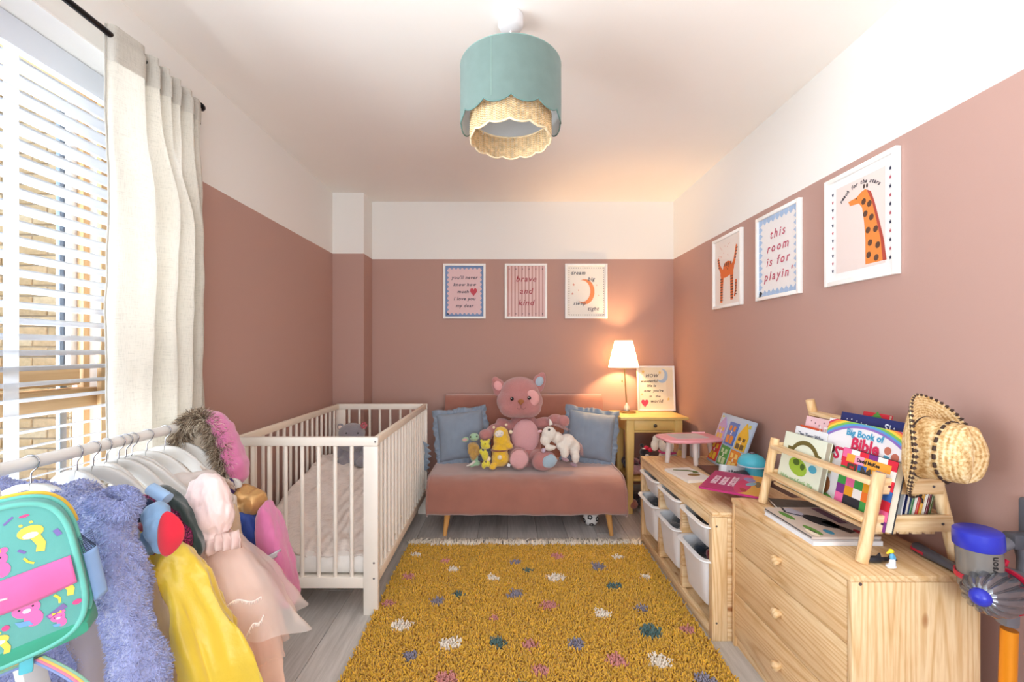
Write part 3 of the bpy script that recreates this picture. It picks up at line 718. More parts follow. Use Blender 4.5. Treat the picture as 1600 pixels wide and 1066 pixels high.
for (y, z, h, lab) in bins:
    o = proto[h] if h not in used else dup(proto[h]); used.add(h)
    o.location = (1.028 if h < .15 else 1.018, y, z+.001); o['label'] = lab; o['group'] = 'white plastic bins in the pine storage unit'
# runners the bins hang on
for y in (TY0+.0315, 2.0795, 2.1155, 2.384, 2.421, TY1-.0365):
    for z in (.4395, .2995):
        b = B(); b.box2((TX0+.03, y, z), (TX1-.03, y+.005, z+.008)); b.build('runner', mat('#E8EAEE', .4), un)
# soft toys and bits in the open bins
random.seed(21)
def heap(name, label, cat, c, n, cols, spread=(.15, .09), r=(.018, .034), vox=.006):
    t = thing(name, label, cat, c)
    for i in range(n):
        p = Vector(c)+Vector((random.uniform(-1, 1)*spread[0], random.uniform(-1, 1)*spread[1], random.uniform(.0, .03)))
        b = B(); q = random.uniform(*r); b.sph(p+Vector((0, 0, q)), (q*random.uniform(.8, 1.5), q*random.uniform(.8, 1.4), q), (random.random()*3, 0, random.random()*3), 14, 9); o = b.build('toy_piece', plush(cols[i % len(cols)], .1), t, ang=180); wobble(o.data, .003, 40)
    return t
heap('toy_heap', 'heap of small dark and red toys filling the deep bin nearest the chest of drawers', 'toys', (1.02, 1.93, .235), 20, ['#26313F', '#8E1F2B', '#3C2B2B', '#2A4C86', '#B02A38'])
heap('toy_heap', 'heap of dark toys in the shallow bin nearest the chest of drawers', 'toys', (1.02, 1.93, .378), 14, ['#1F2329', '#3A3230', '#4B4F57'], r=(.015, .024))
heap('toy_heap', 'heap of grey toys in the deep middle bin', 'toys', (1.02, 2.2375, .225), 16, ['#6E7377', '#8A8F94', '#5B5F64'])
heap('toy_heap', 'heap of dark grey toys in the deep bin nearest the sofa', 'toys', (1.02, 2.54, .235), 14, ['#2B2E33', '#45484E'])

# ---------------------------------------------------------------- chest of drawers
DX0, DX1, DY0, DY1, DZ = .915, 1.256, 1.152, 1.763, .592
ch = thing('chest_of_drawers', 'pine chest of three drawers with round wooden knobs, nearest the camera on the right', 'chest of drawers', (1.085, 1.457, 0))
b = B(); b.box2((DX0-.004, DY0-.001, DZ-.017), (DX1, DY1, DZ), .0025); b.build('top_board', py_, ch)
for y in (DY0, DY1-.017):
    b = B(); b.box2((DX0, y, 0), (DX1, y+.016, DZ-.0175), .0015); b.build('side_panel', pz_, ch)
b = B(); b.box2((DX1-.012, DY0+.017, .02), (DX1-.004, DY1-.018, DZ-.018)); b.build('back_panel', py_, ch)
b = B(); b.box2((DX0+.012, DY0+.017, 0), (DX0+.028, DY1-.018, .042)); b.build('plinth', py_, ch)
for k in range(3):
    z0 = .045+k*.177
    b = B(); b.box2((DX0+.001, DY0+.0185, z0), (DX0+.019, DY1-.0195, z0+.174), .002); d = b.build('drawer', py_, ch)
    b = B(); b.box2((DX0+.019, DY0+.03, z0+.01), (DX1-.02, DY0+.04, z0+.14)); b.box2((DX0+.019, DY1-.04, z0+.01), (DX1-.02, DY1-.03, z0+.14)); b.box2((DX0+.019, DY0+.03, z0+.01), (DX1-.02, DY1-.03, z0+.016)); b.build('drawer_box', py_, d)
    b = B(); b.lathe([(0, .027), (.011, .026), (.016, .022), (.0165, .016), (.013, .009), (.0095, .003), (.0095, 0)], (DX0+.001, 1.457, z0+.087), R(-PI/2, 'Y').to_3x3(), 28); b.build('knob', px_, d)
for (x, z) in ((DX0+.022, DZ-.022), (DX1-.03, DZ-.022)):
    b = B(); b.cyl((x, DY0+.0003, z), (x, DY0-.0011, z), .0045, n=14); b.cyl((x, DY0-.001, z), (x, DY0-.0014, z), .0022, n=6); b.build('screw', scm, ch)

# ---------------------------------------------------------------- book stand
bs = thing('book_stand', 'pale pine book display rack with round posts on the chest of drawers', 'book rack', (1.13, 1.46, DZ))
pp = pine('Z'); ya, yb_ = 1.225, 1.70; zt = DZ+.001
PF = lambda z: 1.0+(z-DZ)*.20; PB = lambda z: 1.285-(z-DZ)*.245
for y in (ya, yb_):
    b = B(); b.cyl((PF(zt), y, zt), (PF(.845), y, .845), .0155, n=24); b.build('post', pp, bs)
    b = B(); b.cyl((PB(zt), y+.02*(y < 1.5), zt), (PB(.995), y+.02*(y < 1.5), .995), .0155, n=24); b.build('post', pp, bs)
    for (z0, z1) in ((.785, .829), (.68, .725)):
        zm = (z0+z1)/2; b = B(); b.box2((PF(zm)+.012, y-.006, z0), (PB(zm)-.006, y+.006, z1), .002); r_ = b.build('side_rail', px_, bs)
        for x in (PF(zm)+.03, PB(zm)-.035):
            b = B(); b.cyl((x, y-.0055, zm), (x, y-.0072, zm), .0038, n=12); b.build('screw', scm, r_)
for (z0, z1) in ((.795, .833), (.69, .728)):
    zm = (z0+z1)/2; b = B(); b.bar((PF(zm), ya+.008, zm), (PF(zm), yb_-.008, zm), (.014, z1-z0), (1, 0, 0), .002); b.build('front_rail', py_, bs)
for (z0, z1) in ((.922, .966), (.80, .84), (.69, .728)):
    zm = (z0+z1)/2; b = B(); b.bar((PB(zm), ya+.03, zm), (PB(zm), yb_-.008, zm), (.014, z1-z0), (1, 0, 0), .002); b.build('back_rail', py_, bs)
for i in range(5):
    x = PF(.69)+.034+i*.037; b = B(); b.box2((x-.014, ya+.0075, .668), (x+.014, yb_-.0075, .679), .002); b.build('base_slat', py_, bs)
# ---------------------------------------------------------------- pendant light
PC = Vector((.016, 1.58, 0))
pend = thing('pendant_light', 'sage green scalloped drum pendant with a woven wicker ring hanging from the ceiling', 'ceiling light', (PC.x, PC.y, ZC))
b = B(); b.lathe([(0, -.001), (.046, -.001), (.046, -.030), (.040, -.042), (.03, -.048), (.006, -.052), (0, -.052)], (PC.x, PC.y, ZC), n=36); b.build('ceiling_rose', mat('#DADADC', .4), pend)
b = B(); b.tube([(PC.x, PC.y, ZC-.05), (PC.x+.001, PC.y, 2.26), (PC.x, PC.y, 2.15)], .0032, 8); b.build('cord', mat('#EDEDEE', .5), pend)
b = B(); b.cyl((PC.x, PC.y, 2.11), (PC.x, PC.y, 2.17), .02); b.build('lamp_holder', mat('#EFEFEF', .4), pend)
b = B(); b.sph((PC.x, PC.y, 2.075), (.029, .029, .034)); b.build('bulb', mat('#F4F4F2', .2), pend)
sg = mat('#687C77', .9, .05, 25, .5, 700, .0006, 0, .2, .1)
def drum(r, z1, zb, n=240, rows=10):
    b = B(); b.grid(lambda u, v: Vector((PC.x+math.cos(2*PI*u)*r, PC.y+math.sin(2*PI*u)*r, z1+(zb(2*PI*u)-z1)*v)), n, rows, cu=True); return b
zb = lambda t: 2.017-.021*abs(math.sin(6*(t+PI/2-.0)))**.7
drum(.182, 2.209, zb).build('shade', sg, pend, ang=180)
drum(.179, 2.206, lambda t: zb(t)+.002).build('shade_lining', see_through('#E9ECEF', 1, .9, .35), pend, ang=180)
b = B(); b.tube([(PC.x+math.cos(2*PI*i/240)*.1805, PC.y+math.sin(2*PI*i/240)*.1805, zb(2*PI*i/240)) for i in range(240)], .0024, 6, True); b.build('bottom_binding', mat('#5F7F7A', .8), pend, ang=180)
b = B(); b.tube([(PC.x+math.cos(2*PI*i/100)*.1805, PC.y+math.sin(2*PI*i/100)*.1805, 2.209) for i in range(100)], .0022, 6, True); b.build('top_binding', mat('#7FA098', .8), pend, ang=180)
b = B(); a0 = 4.35; b.box((PC.x+math.cos(a0)*.1825, PC.y+math.sin(a0)*.1825, 2.11), (.001, .0022, .19), (0, 0, a0)); b.build('side_seam', mat('#7F958C', .9), pend)
b = B()
for k in range(3):
    a = 2*PI*k/3+.3; b.tube([(PC.x+math.cos(a)*.02, PC.y+math.sin(a)*.02, 2.16), (PC.x+math.cos(a)*.18, PC.y+math.sin(a)*.18, 2.19)], .0018, 6)
b.build('shade_carrier', mat('#E8E8E8', .4), pend)
wick = mat('#DCC196', .7, .33, 55, .3, 300, .001); RW = .145
zw = lambda t: 1.957-.010*abs(math.sin(6.5*t+1))**.8
b = B()
for row in range(20):
    v = (row+.5)/20
    b.tube([(PC.x+math.cos(2*PI*i/168)*(RW+.0024*math.cos(PI*i/1.5+PI*row)), PC.y+math.sin(2*PI*i/168)*(RW+.0024*math.cos(PI*i/1.5+PI*row)), 2.03+(zw(2*PI*i/168)-2.03)*v) for i in range(168)], .0019, 5, True)
wr = b.build('wicker_band', wick, pend, ang=180)
b = B()
for k in range(56):
    t = 2*PI*k/56; b.cyl((PC.x+math.cos(t)*RW, PC.y+math.sin(t)*RW, 2.03), (PC.x+math.cos(t)*RW, PC.y+math.sin(t)*RW, zw(t)), .0016, n=6)
b.build('wicker_uprights', mat('#C9A36B', .7, .15, 60), wr)
b = B()
for k in range(3):
    t = 2*PI*k/3+.3; b.cyl((PC.x+math.cos(t)*(RW-.004), PC.y+math.sin(t)*(RW-.004), 2.19), (PC.x+math.cos(t)*(RW-.004), PC.y+math.sin(t)*(RW-.004), 2.02), .0015, n=6)
b.build('hanging_wire', mat('#D8D8D8', .4), pend)
for zz, nm in ((lambda t: 2.031, 'top_rim'), (zw, 'bottom_rim')):
    b = B(); b.tube([(PC.x+math.cos(2*PI*i/200)*RW, PC.y+math.sin(2*PI*i/200)*RW, zz(2*PI*i/200)) for i in range(200)], .0036, 7, True); b.build(nm, mat('#E9D6B2', .7, .15, 90), wr, ang=180)

# ---------------------------------------------------------------- table lamp
LX, LY, LZ = .945, 3.385, .7045
tl = thing('table_lamp', 'slim brass table lamp with a pleated white shade, lit, on the yellow side table', 'lamp', (LX, LY, LZ))
brass = mat('#B79A62', .28, .03, 20, 0, metal=1)
b = B(); b.lathe([(0, 0), (.058, 0), (.062, .003), (.062, .007), (.052, .011), (.02, .014), (.008, .02), (0, .02)], (LX, LY, LZ), n=40, ); b.build('base', brass, tl)
b = B(); b.lathe([(.0, .012), (.018, .014), (.024, .026), (.021, .045), (.011, .06), (.006, .075), (0, .076)], (LX-.008, LY, LZ), n=28); b.build('stem_foot', mat('#EFE8DC', .15, 0, 1, 0, metal=.3), tl)
b = B(); b.cyl((LX-.009, LY, LZ+.07), (LX-.03, LY, LZ+.42), .0052, n=16); b.build('stem', brass, tl)
b = B(); b.tube([(LX-.028, LY-.01, 1.07), (LX-.045, LY-.012, 1.06), (LX-.046, LY-.012, .955)], .0009, 5); b.sph((LX-.046, LY-.012, .948), (.005, .005, .009)); b.build('pull_cord', brass, tl)
b = B(); b.cyl((LX-.03, LY, 1.10), (LX-.03, LY, 1.135), .013); b.build('lamp_holder', mat('#F2F2EE', .4), tl)
em = bpy.data.materials.new('warm_bulb'); em.use_nodes = True; e_ = em.node_tree.nodes['Principled BSDF']; e_.inputs['Emission Color'].default_value = (1.0, .60, .28, 1); e_.inputs['Emission Strength'].default_value = BULB; e_.inputs['Base Color'].default_value = (0, 0, 0, 1)
b = B(); b.sph((LX-.03, LY, 1.163), (.028, .028, .031)); b.build('bulb', em, tl)
b = B(); N = 56
def shd(u, v):
    t = 2*PI*u; r = .064+(.114-.064)*v+.0018*math.cos(t*N); return Vector((LX-.033+math.cos(t)*r, LY+math.sin(t)*r, 1.262-.207*v))
b.grid(shd, N*4, 8, cu=True); b.build('lamp_shade', see_through('#F7EEDD', 1, .9, .62), tl, ang=180)
for rr, zz in ((.0645, 1.262), (.1145, 1.055)):
    b = B(); b.tube([(LX-.033+math.cos(2*PI*i/80)*rr, LY+math.sin(2*PI*i/80)*rr, zz) for i in range(80)], .0026, 6, True); b.build('shade_trim', mat('#F1E8D8', .8), tl, ang=180)
b = B()
for k in range(3):
    a = 2*PI*k/3; b.tube([(LX-.033, LY, 1.258), (LX-.033+math.cos(a)*.062, LY+math.sin(a)*.062, 1.258)], .0014, 5)
b.cyl((LX-.033, LY, 1.20), (LX-.033, LY, 1.26), .002, n=8)
b.build('shade_carrier', brass, tl)

# ---------------------------------------------------------------- framed prints
UP = R(PI/2, 'X'); wfr = mat('#F3F2EF', .35, .01, 5, .03, 80)
def ink(c): return mat(c, .75, .0)
class Pic:
    def __init__(s, label, loc, rot, w, h, paper, fw=.018, lean=0, name='framed_print', grp=None, dep=.02):
        s.t = thing(name, label, 'picture', loc, (lean, 0, rot), grp); s.w, s.h, s.fw = w, h, fw; s.n = 0; s.dep = dep
        b = B(); d = dep; x, y = w/2, h/2
        for (a, c) in (((-x, -y), (-x+fw, y)), ((x-fw, -y), (x, y)), ((-x+fw, y-fw), (x-fw, y)), ((-x+fw, -y), (x-fw, -y+fw))):
            b.box2((a[0], -d, a[1]), (c[0], 0, c[1]), .0015)
        b.build('frame', wfr, s.t, False)
        b = B(); b.box2((-x+fw*.5, -.008, -y+fw*.5), (x-fw*.5, -.004, y-fw*.5)); b.build('paper', paper, s.t, False)
        b = B(); b.grid(lambda u, v: Vector(((u-.5)*(w-fw*1.6), -.015*(d/.02), (v-.5)*(h-fw*1.6))), 2, 2); b.build('glass_pane', glassmat(), s.t, False)
        s.iw, s.ih = w-2*fw, h-2*fw
    def M(s, lay=0): return T(0, -.0082-.0005*lay, 0) @ UP @ T(-s.iw/2, -s.ih/2, 0) @ Matrix.Diagonal((s.iw, s.ih, 1, 1))
    def add(s, name, polys, c, lay=1): return flat(name, polys, ink(c), s.t, s.M(lay), .0004)
    def txt(s, st, u, v, size, c, lay=3, shear=.25, sp=1.15, bold=0, rot=0, al='CENTER'):
        M = T(0, -.0082-.0005*lay, 0) @ UP @ T((u-.5)*s.iw, (v-.5)*s.ih, 0) @ R(rot, 'Z'); return text('lettering', st, size, ink(c), s.t, M, al, shear, .0001, sp, bold+.0007)
def scal(s, n_x, n_y, depth, inward=True):
    asp = s.iw/s.ih; P_ = []
    for i in range(n_x):
        for (y, sg_) in ((0, 1), (1, -1)): P_.append([((i+.05)/n_x, y), ((i+.95)/n_x, y), ((i+.95)/n_x, y+sg_*depth*.7), ((i+.5)/n_x, y+sg_*depth*1.35), ((i+.05)/n_x, y+sg_*depth*.7)][::sg_])
    for i in range(n_y):
        for (x, sg_) in ((0, 1), (1, -1)): P_.append([(x, (i+.05)/n_y), (x+sg_*depth*.7, (i+.05)/n_y), (x+sg_*depth*1.7, (i+.5)/n_y), (x+sg_*depth*.7, (i+.95)/n_y), (x, (i+.95)/n_y)][::-sg_])
    return P_
zc = 1.668; YF = YB-.0008
p1 = Pic('small pink print with jagged blue border and a red heart, left on the back wall', (-.340, YF, zc), 0, .345, .447, mat('#E3BFC0', .7))
p1.add('border', scal(p1, 9, 11, .055), '#8299BE', 1)
p1.add('border_edge', [rect(0, 0, .045, 1), rect(.955, 0, 1, 1), rect(0, .965, 1, 1), rect(0, 0, 1, .035)], '#6F89B4', 2)
for st, v in (("you'll never", .77), ('know how', .63), ('much', .49), ('I love you', .35), ('my dear', .21)): p1.txt(st, .46 if st == 'much' else .5, v, .038, '#3A3444')
p1.add('heart', [heart(.74, .49, .095)], '#C43648', 3)
p2 = Pic('small striped pink print lettered brave and kind, middle of the three on the back wall', (.160, YF, zc), 0, .345, .447, mat('#E6C6C2', .7))
p2.add('stripes', [rect(i/11+.012, 0, i/11+.052, 1) for i in range(11)], '#C69790', 1)
p2.add('dots', [disc(.06+i*.175, y, .014, 8, .011) for i in range(6) for y in (.94, .05)], '#5B3A4A', 2)
for st, v in (('brave', .74), ('and', .5), ('kind', .27)): p2.txt(st, .5, v, .066, '#9E2233')
p3 = Pic('small white print with an orange crescent moon, above the table lamp on the back wall', (.650, YF, zc), 0, .345, .447, mat('#EFEAE0', .7))
p3.add('dotted_border', [disc(.06+.0587*i, y, .012, 6, .009) for i in range(16) for y in (.96, .03)]+[disc(x, .04+.046*i, .012, 6, .009) for i in range(21) for x in (.05, .96)], '#4A4350', 1)
p3.add('moon', [crescent(.47, .49, .25, -.15, .30, .8)], '#E88A4E', 2)
p3.add('stars', [star(.17, .63, .035), star(.14, .45, .03), star(.30, .52, .02), star(.78, .62, .018), star(.83, .42, .014)], '#E3A089', 2)
for st, u, v in (('dream', .28, .86), ('big', .63, .74), ('sleep', .32, .26), ('tight', .68, .15)): p3.txt(st, u, v, .042, '#4A4A55')
RWX = XR-.0008
def rp(label, ya_, yb__, z0, z1, paper, **k): return Pic(label, (RWX, (ya_+yb__)/2, (z0+z1)/2), -PI/2, abs(yb__-ya_), z1-z0, paper, **k)
p4 = rp('print of a striped orange cat stretching, farthest of the three on the right wall', 2.845, 2.499, 1.452, 1.897, mat('#EDE3DC', .7))
def limb(pts, w0, w1):
    L_, R_ = [], []
    for i, (x, y) in enumerate(pts):
        a = pts[min(i+1, len(pts)-1)]; c = pts[max(i-1, 0)]; dx, dy = a[0]-c[0], a[1]-c[1]; l = math.hypot(dx, dy); w_ = (w0+(w1-w0)*i/(len(pts)-1))/2
        L_.append((x-dy/l*w_, y+dx/l*w_)); R_.append((x+dy/l*w_, y-dx/l*w_))
    return R_+L_[::-1]
p4.add('cat_body', [disc(.5, .50, .27, 20, .085, .12), disc(.52, .56, .17, 16, .09), limb([(.30, .50), (.2, .6), (.14, .74)], .10, .05), limb([(.68, .52), (.78, .62), (.86, .84)], .10, .05), limb([(.32, .48), (.29, .3), (.27, .04)], .12, .09), limb([(.68, .48), (.68, .3), (.68, .06)], .12, .09), limb([(.84, .34), (.83, .2), (.78, .1)], .05, .04)], '#DD6B2C', 1)
p4.add('cat_stripes', [rect(x-.05, v, x+.05, v+.016) for x, v0, v1 in ((.285, .07, .4), (.685, .08, .4)) for v in [v0+i*.04 for i in range(9)]]+[rect(.15-.03+.012*i, .7-.04*i, .2+.012*i, .712-.04*i) for i in range(4)]+[rect(.78+.02*i, .65+.045*i, .84+.02*i, .665+.045*i) for i in range(4)]+[rect(.81, .12+.04*i, .86, .135+.04*i) for i in range(5)]+[rect(.40+.08*i, .58, .43+.08*i, .63) for i in range(4)], '#5A3424', 2)
p4.add('confetti', [disc(random.uniform(.1, .9), random.uniform(.72, .94), .01, 6, .008) for i in range(14)], '#D9A290', 1)
p4.add('face', [disc(.47, .555, .014, 8, .01), disc(.57, .565, .014, 8, .01), disc(.53, .53, .02, 8, .008)], '#4A2A20', 3)
p5 = rp('print with pale blue scalloped border and red lettering, middle one on the right wall', 2.351, 2.002, 1.452, 1.893, mat('#EFEBEA', .7))
p5.add('border', scal(p5, 9, 12, .06), '#A9C2E2', 1)
for st, v in (('this', .76), ('room', .59), ('is for', .42), ("playin'", .24)): p5.txt(st, .5, v, .062, '#C4506A', sp=1.35)
p6 = rp('largest looking print, a giraffe with a star border, nearest on the right wall', 1.842, 1.502, 1.454, 1.897, mat('#F2F1F0', .7))
p6.add('panel', [rect(.12, .075, .88, .925)], '#E9D9D3', 1)
p6.add('giraffe_neck', [[(.33, .745), (.36, .70), (.50, .69), (.55, .64), (.58, .5), (.60, .33), (.60, .10), (.86, .10), (.83, .3), (.76, .5), (.71, .66), (.66, .76), (.60, .80), (.54, .79), (.46, .755)]], '#E8893C', 2)
p6.add('mane', [[(.62, .79), (.68, .76), (.73, .66), (.79, .5), (.86, .3), (.90, .10), (.85, .10), (.82, .3), (.755, .5), (.70, .66)]], '#B04536', 3)
p6.add('spots', [disc(x, y, .035, 8, .03, .3) for x, y in ((.575, .69), (.66, .65), (.60, .57), (.69, .52), (.64, .41), (.75, .40), (.67, .29), (.78, .25), (.65, .18), (.76, .14))], '#5B3A2A', 3)
p6.add('horns', [disc(.58, .83, .014, 8, .022), disc(.625, .825, .014, 8, .022), disc(.46, .745, .01, 8, .008)], '#3E2A24', 3)
p6.add('dark_stars', [star(x, .11+.155*i, .022) for i in range(6) for x in (.06, .95)], '#2E3350', 2)
p6.add('red_stars', [star(x, .187+.155*i, .02) for i in range(5) for x in (.06, .95)], '#C4616E', 2)
arc = 'reach for the stars'
for i, c_ in enumerate(arc):
    a = math.radians(138-i*5.0)
    if c_ != ' ': p6.txt(c_, .52+.42*math.cos(a), .56+.32*math.sin(a), .021, '#3A3440', rot=a-PI/2, sp=1)
p7 = Pic('hand drawn print with heart and moon, leaning on the side table beside the lamp', (1.187, 3.428, .7055+.181), 0, .298, .357, mat('#F1E9CF', .7), .014, -.09, 'leaning_print', dep=.012)
p7.t.location = (1.187, 3.455, .7055+.180)
for st, u, v, z in (('HOW', .38, .80, .036), ('wonderful', .3, .67, .028), ('life is', .36, .56, .028), ("now  you're", .42, .44, .027), ('in   the', .45, .31, .026), ('world', .5, .19, .036)): p7.txt(st, u, v, z, '#4A4640')
p7.add('moon', [crescent(.68, .80, .17, -.5, .42, .8)], '#A9C3DC', 1); p7.add('heart', [heart(.16, .15, .11)], '#E2405F', 1)
p7.add('stars', [star(.13, .90, .06), star(.62, .88, .05), star(.85, .24, .05), star(.08, .36, .03)], '#EBCB74', 1)
p7.add('wash', [rect(.80, .30, .99, .95)], '#EADFC4', 0)

# ---------------------------------------------------------------- plush toys on the sofa
def eye(t, p, r=.012, nm='eye'):
    b = B(); b.sph(p, (r, r*.7, r), u=14, v=10); b.build(nm, mat('#17141A', .12), t)
    b = B(); b.sph(Vector(p)+Vector((-r*.3, -r*.62, r*.35)), r*.22, u=8, v=6); b.build('glint', mat('#F5F5F5', .3), t)
bear = thing('big_plush', 'big dusty pink plush with a pink belly and one pale eye patch, sitting mid sofa', 'plush toy', (.13, 3.08, .385))
pk = plush('#B87A78', .06, 210); lp = plush('#DFA9AC', .04, 260)
q = P
blob('body', [(q(819, 690, 3.13), (.125, .10, .155)), (q(818, 662, 3.12), (.10, .08, .08)), (q(822, 712, 3.10), (.13, .11, .09)),
     (q(790, 664, 3.08), (.075, .05, .04), (0, .5, 0)), (q(772, 672, 3.04), (.065, .045, .042), (0, -.45, 0)), (q(759, 680, 2.99), (.05, .042, .042)),
     (q(850, 661, 3.08), (.075, .05, .042), (0, -.1, 0)), (q(868, 656, 3.03), (.06, .045, .04), (0, -.05, 0)), (q(880, 658, 2.99), (.046, .042, .042)),
     (q(806, 712, 3.00), (.06, .09, .062)), (q(811, 717, 2.91), (.068, .05, .075)), (q(843, 716, 3.0), (.075, .085, .06)), (q(850, 720, 2.90), (.085, .055, .066), (0, -.25, 0))], pk, bear, .009, 5)
blob('head', [(q(812, 627, 3.05), (.164, .125, .118)), (q(812, 614, 3.06), (.140, .11, .115)), (q(800, 637, 3.01), (.09, .08, .07)), (q(826, 637, 3.01), (.09, .08, .07))], pk, bear, .009, 5)
for (cx, cy, tx, sx) in ((782, 604, 774, -1), (839, 597, 847, 1)):
    blob('ear', [(q(cx, cy+6, 3.06), (.052, .027, .050)), (q((cx+tx)/2, cy-2, 3.06), (.045, .024, .046)), (q(tx, cy-9, 3.06), (.026, .017, .030))], pk, bear, .006, 4)
    b = B(); b.sph(q((cx+tx)/2, cy-1, 3.031), (.028, .008, .034), (0, .35*sx, 0)); b.build('ear_lining', plush('#E9A9AA' if sx < 0 else '#A9BFD0', .04, 260), bear)
b = B(); b.sph(q(832, 622, 2.955), (.048, .022, .055), (0, -.25, -.35)); b.build('eye_patch', plush('#EBA9A6', .03, 260), bear)
eye(bear, q(800, 623.5, 2.918), .0125); eye(bear, q(827, 622, 2.924), .0125)
b = B(); b.sph(q(814, 627.5, 2.905), (.021, .012, .015)); b.sph(q(814, 630, 2.904), (.010, .01, .012)); b.build('nose', mat('#9A6238', .8, .05, 100), bear)
b = B(); b.tube([q(814, 632, 2.903), q(814, 637, 2.903)], .0012, 5); b.tube([q(808, 638, 2.905), q(811, 640, 2.903), q(814, 637, 2.902), q(818, 640, 2.903), q(822, 637, 2.905)], .0012, 5); b.build('mouth', mat('#5A3634', .9), bear)
b = B(); b.sph(q(821, 682, 3.035), (.098, .03, .118)); o = b.build('belly_patch', lp, bear); wobble(o.data, .003, 20)
b = B(); b.sph(q(811, 718, 2.868), (.058, .017, .062)); o = b.build('foot_pad', lp, bear); wobble(o.data, .006, 45)
b = B(); b.sph(q(859, 721, 2.853), (.050, .016, .042), (0, -.45, .1)); o = b.build('foot_pad', plush('#A9C2D2', .04, 260), bear); wobble(o.data, .004, 45)
b = B(); b.box(q(795, 727, 2.86), (.02, .002, .02), (0, .4, 0)); b.build('care_tag', mat('#E6E6E6', .6), bear)

yb = thing('yellow_plush', 'chunky yellow plush in a dotted hooded suit, against the big plush\'s right arm', 'plush toy', (-.03, 2.92, .38))
yl = plush('#EFC022', .08, 150, 1, .6, .006); D = 2.93
blob('body', [(q(784, 688, D), (.058, .05, .062)), (q(783, 678, D), (.05, .045, .05)), (q(782, 716, D), (.062, .055, .056)), (q(781, 703, D), (.056, .048, .05)), (q(770, 729, D-.03), (.026, .035, .022)), (q(796, 697, D-.02), (.025, .03, .022))], yl, yb, .007, 4, .004, 90)
b = B(); b.sph(q(780, 678, D-.040), (.030, .012, .024), (0, -.2, 0)); b.build('face', plush('#EFE6DA', .03), yb); 
b = B(); 
for (x, y) in ((777, 678), (783.5, 677)): b.sph(q(x, y, D-.053), .0028, u=8, v=6)
b.tube([q(778, 681, D-.053), q(780.5, 682, D-.0545), q(783, 680.5, D-.053)], .0008, 4); b.build('face_features', mat('#8A8FA5', .6), yb)
b = B(); b.sph(q(780, 703, D-.004), (.060, .052, .011)); b.build('belt', plush('#8A4A1E', .1), yb)
for (x, y, r, dy) in ((771.5, 668, .009, 0), (791, 664, .010, 0), (798, 675, .013, -.01), (781, 715, .016, -.055), (763, 717, .017, -.03)):
    b = B(); b.sph(q(x, y, D+dy), r, u=14, v=10); b.build('bobble', plush('#F3E4C4', .04), yb)
ys = thing('small_yellow_plush', 'small lemon yellow long-legged plush standing left of the chunky yellow plush', 'plush toy', (-.13, 2.88, .38))
D = 2.89; lm = plush('#DDD23A', .08, 180)
blob('body', [(q(758, 695, D), (.032, .028, .030)), (q(762, 698, D-.015), (.020, .022, .016)), (q(758, 712, D), (.024, .022, .036)), (q(756, 727, D-.01), (.017, .02, .024)), (q(763, 725, D), (.014, .016, .022)), (q(752, 689, D), (.010, .008, .011)), (q(764, 688, D), (.010, .008, .011)), (q(751, 706, D), (.011, .012, .020))], lm, ys, .005, 4)
eye(ys, q(758, 694, D-.028), .004); eye(ys, q(765, 694, D-.022), .004)
gp = thing('green_plush', 'small mint green plush in a tan wrap, leftmost toy on the sofa', 'plush toy', (-.2, 2.96, .38))
D = 2.95; mg = plush('#9CC4A0', .06, 220)
blob('body', [(q(741, 683, D), (.034, .032, .028)), (q(741, 715, D), (.028, .026, .030)), (q(745, 724, D-.01), (.026, .03, .018)), (q(737, 727, D-.02), (.022, .026, .012))], mg, gp, .005, 4)
blob('robe', [(q(739, 698, D-.004), (.038, .034, .030)), (q(740, 711, D-.006), (.030, .032, .036)), (q(734, 704, D-.02), (.014, .018, .034)), (q(747, 704, D-.02), (.013, .018, .034))], plush('#B8914A', .15, 90), gp, .005, 3, .004, 60)
b = B(); b.sph(q(727, 687, D), (.024, .008, .017), (0, -.25, 0)); b.build('ear', mg, gp); b = B(); b.sph(q(726.5, 687.3, D-.005), (.017, .006, .011), (0, -.25, 0)); b.build('ear_lining', plush('#D8A9A6', .04), gp)
eye(gp, q(745, 682, D-.028), .0055); eye(gp, q(735, 683, D-.027), .0055)
b = B(); b.tube([q(742, 721, D-.02), q(736, 726, D-.04), q(729, 728.5, D-.05)], [.010, .008, .003], 10); b.build('tail', plush('#D9D4CB', .05), gp)
uc = thing('white_plush_pony', 'white plush pony with purple hooves, right of the big plush', 'plush toy', (.36, 2.93, .38))
D = 2.93; wp = plush('#EDE6DC', .04, 200, .9)
blob('body', [(q(858, 678, D-.02), (.050, .045, .050)), (q(852, 688, D-.03), (.036, .036, .036)), (q(870, 684, D), (.045, .045, .040), (0, .4, 0)), (q(886, 690, D+.02), (.058, .05, .052)), (q(897, 700, D+.03), (.040, .045, .060)), (q(882, 706, D-.02), (.030, .034, .048)), (q(899, 714, D), (.028, .032, .045)), (q(860, 700, D-.05), (.040, .028, .018), (0, -.1, 0)), (q(876, 697, D-.01), (.03, .03, .03))], wp, uc, .0065, 4, .003, 80)
for (x, y, dy, rx) in ((883, 718, -.03, 0), (896, 726, -.01, 0), (849, 704, -.06, 1)):
    b = B(); b.sph(q(x, y, D+dy), (.026, .028, .013) if not rx else (.014, .02, .016), (0, .35, 0)); b.build('hoof', plush('#A5838F' if not rx else '#C5AFC6', .06), uc)
b = B(); b.sph(q(843.5, 674, D-.03), (.015, .012, .009), (0, -.2, 0)); b.build('muzzle', plush('#E5B7C5', .04), uc)
eye(uc, q(858, 671.5, D-.062), .008)
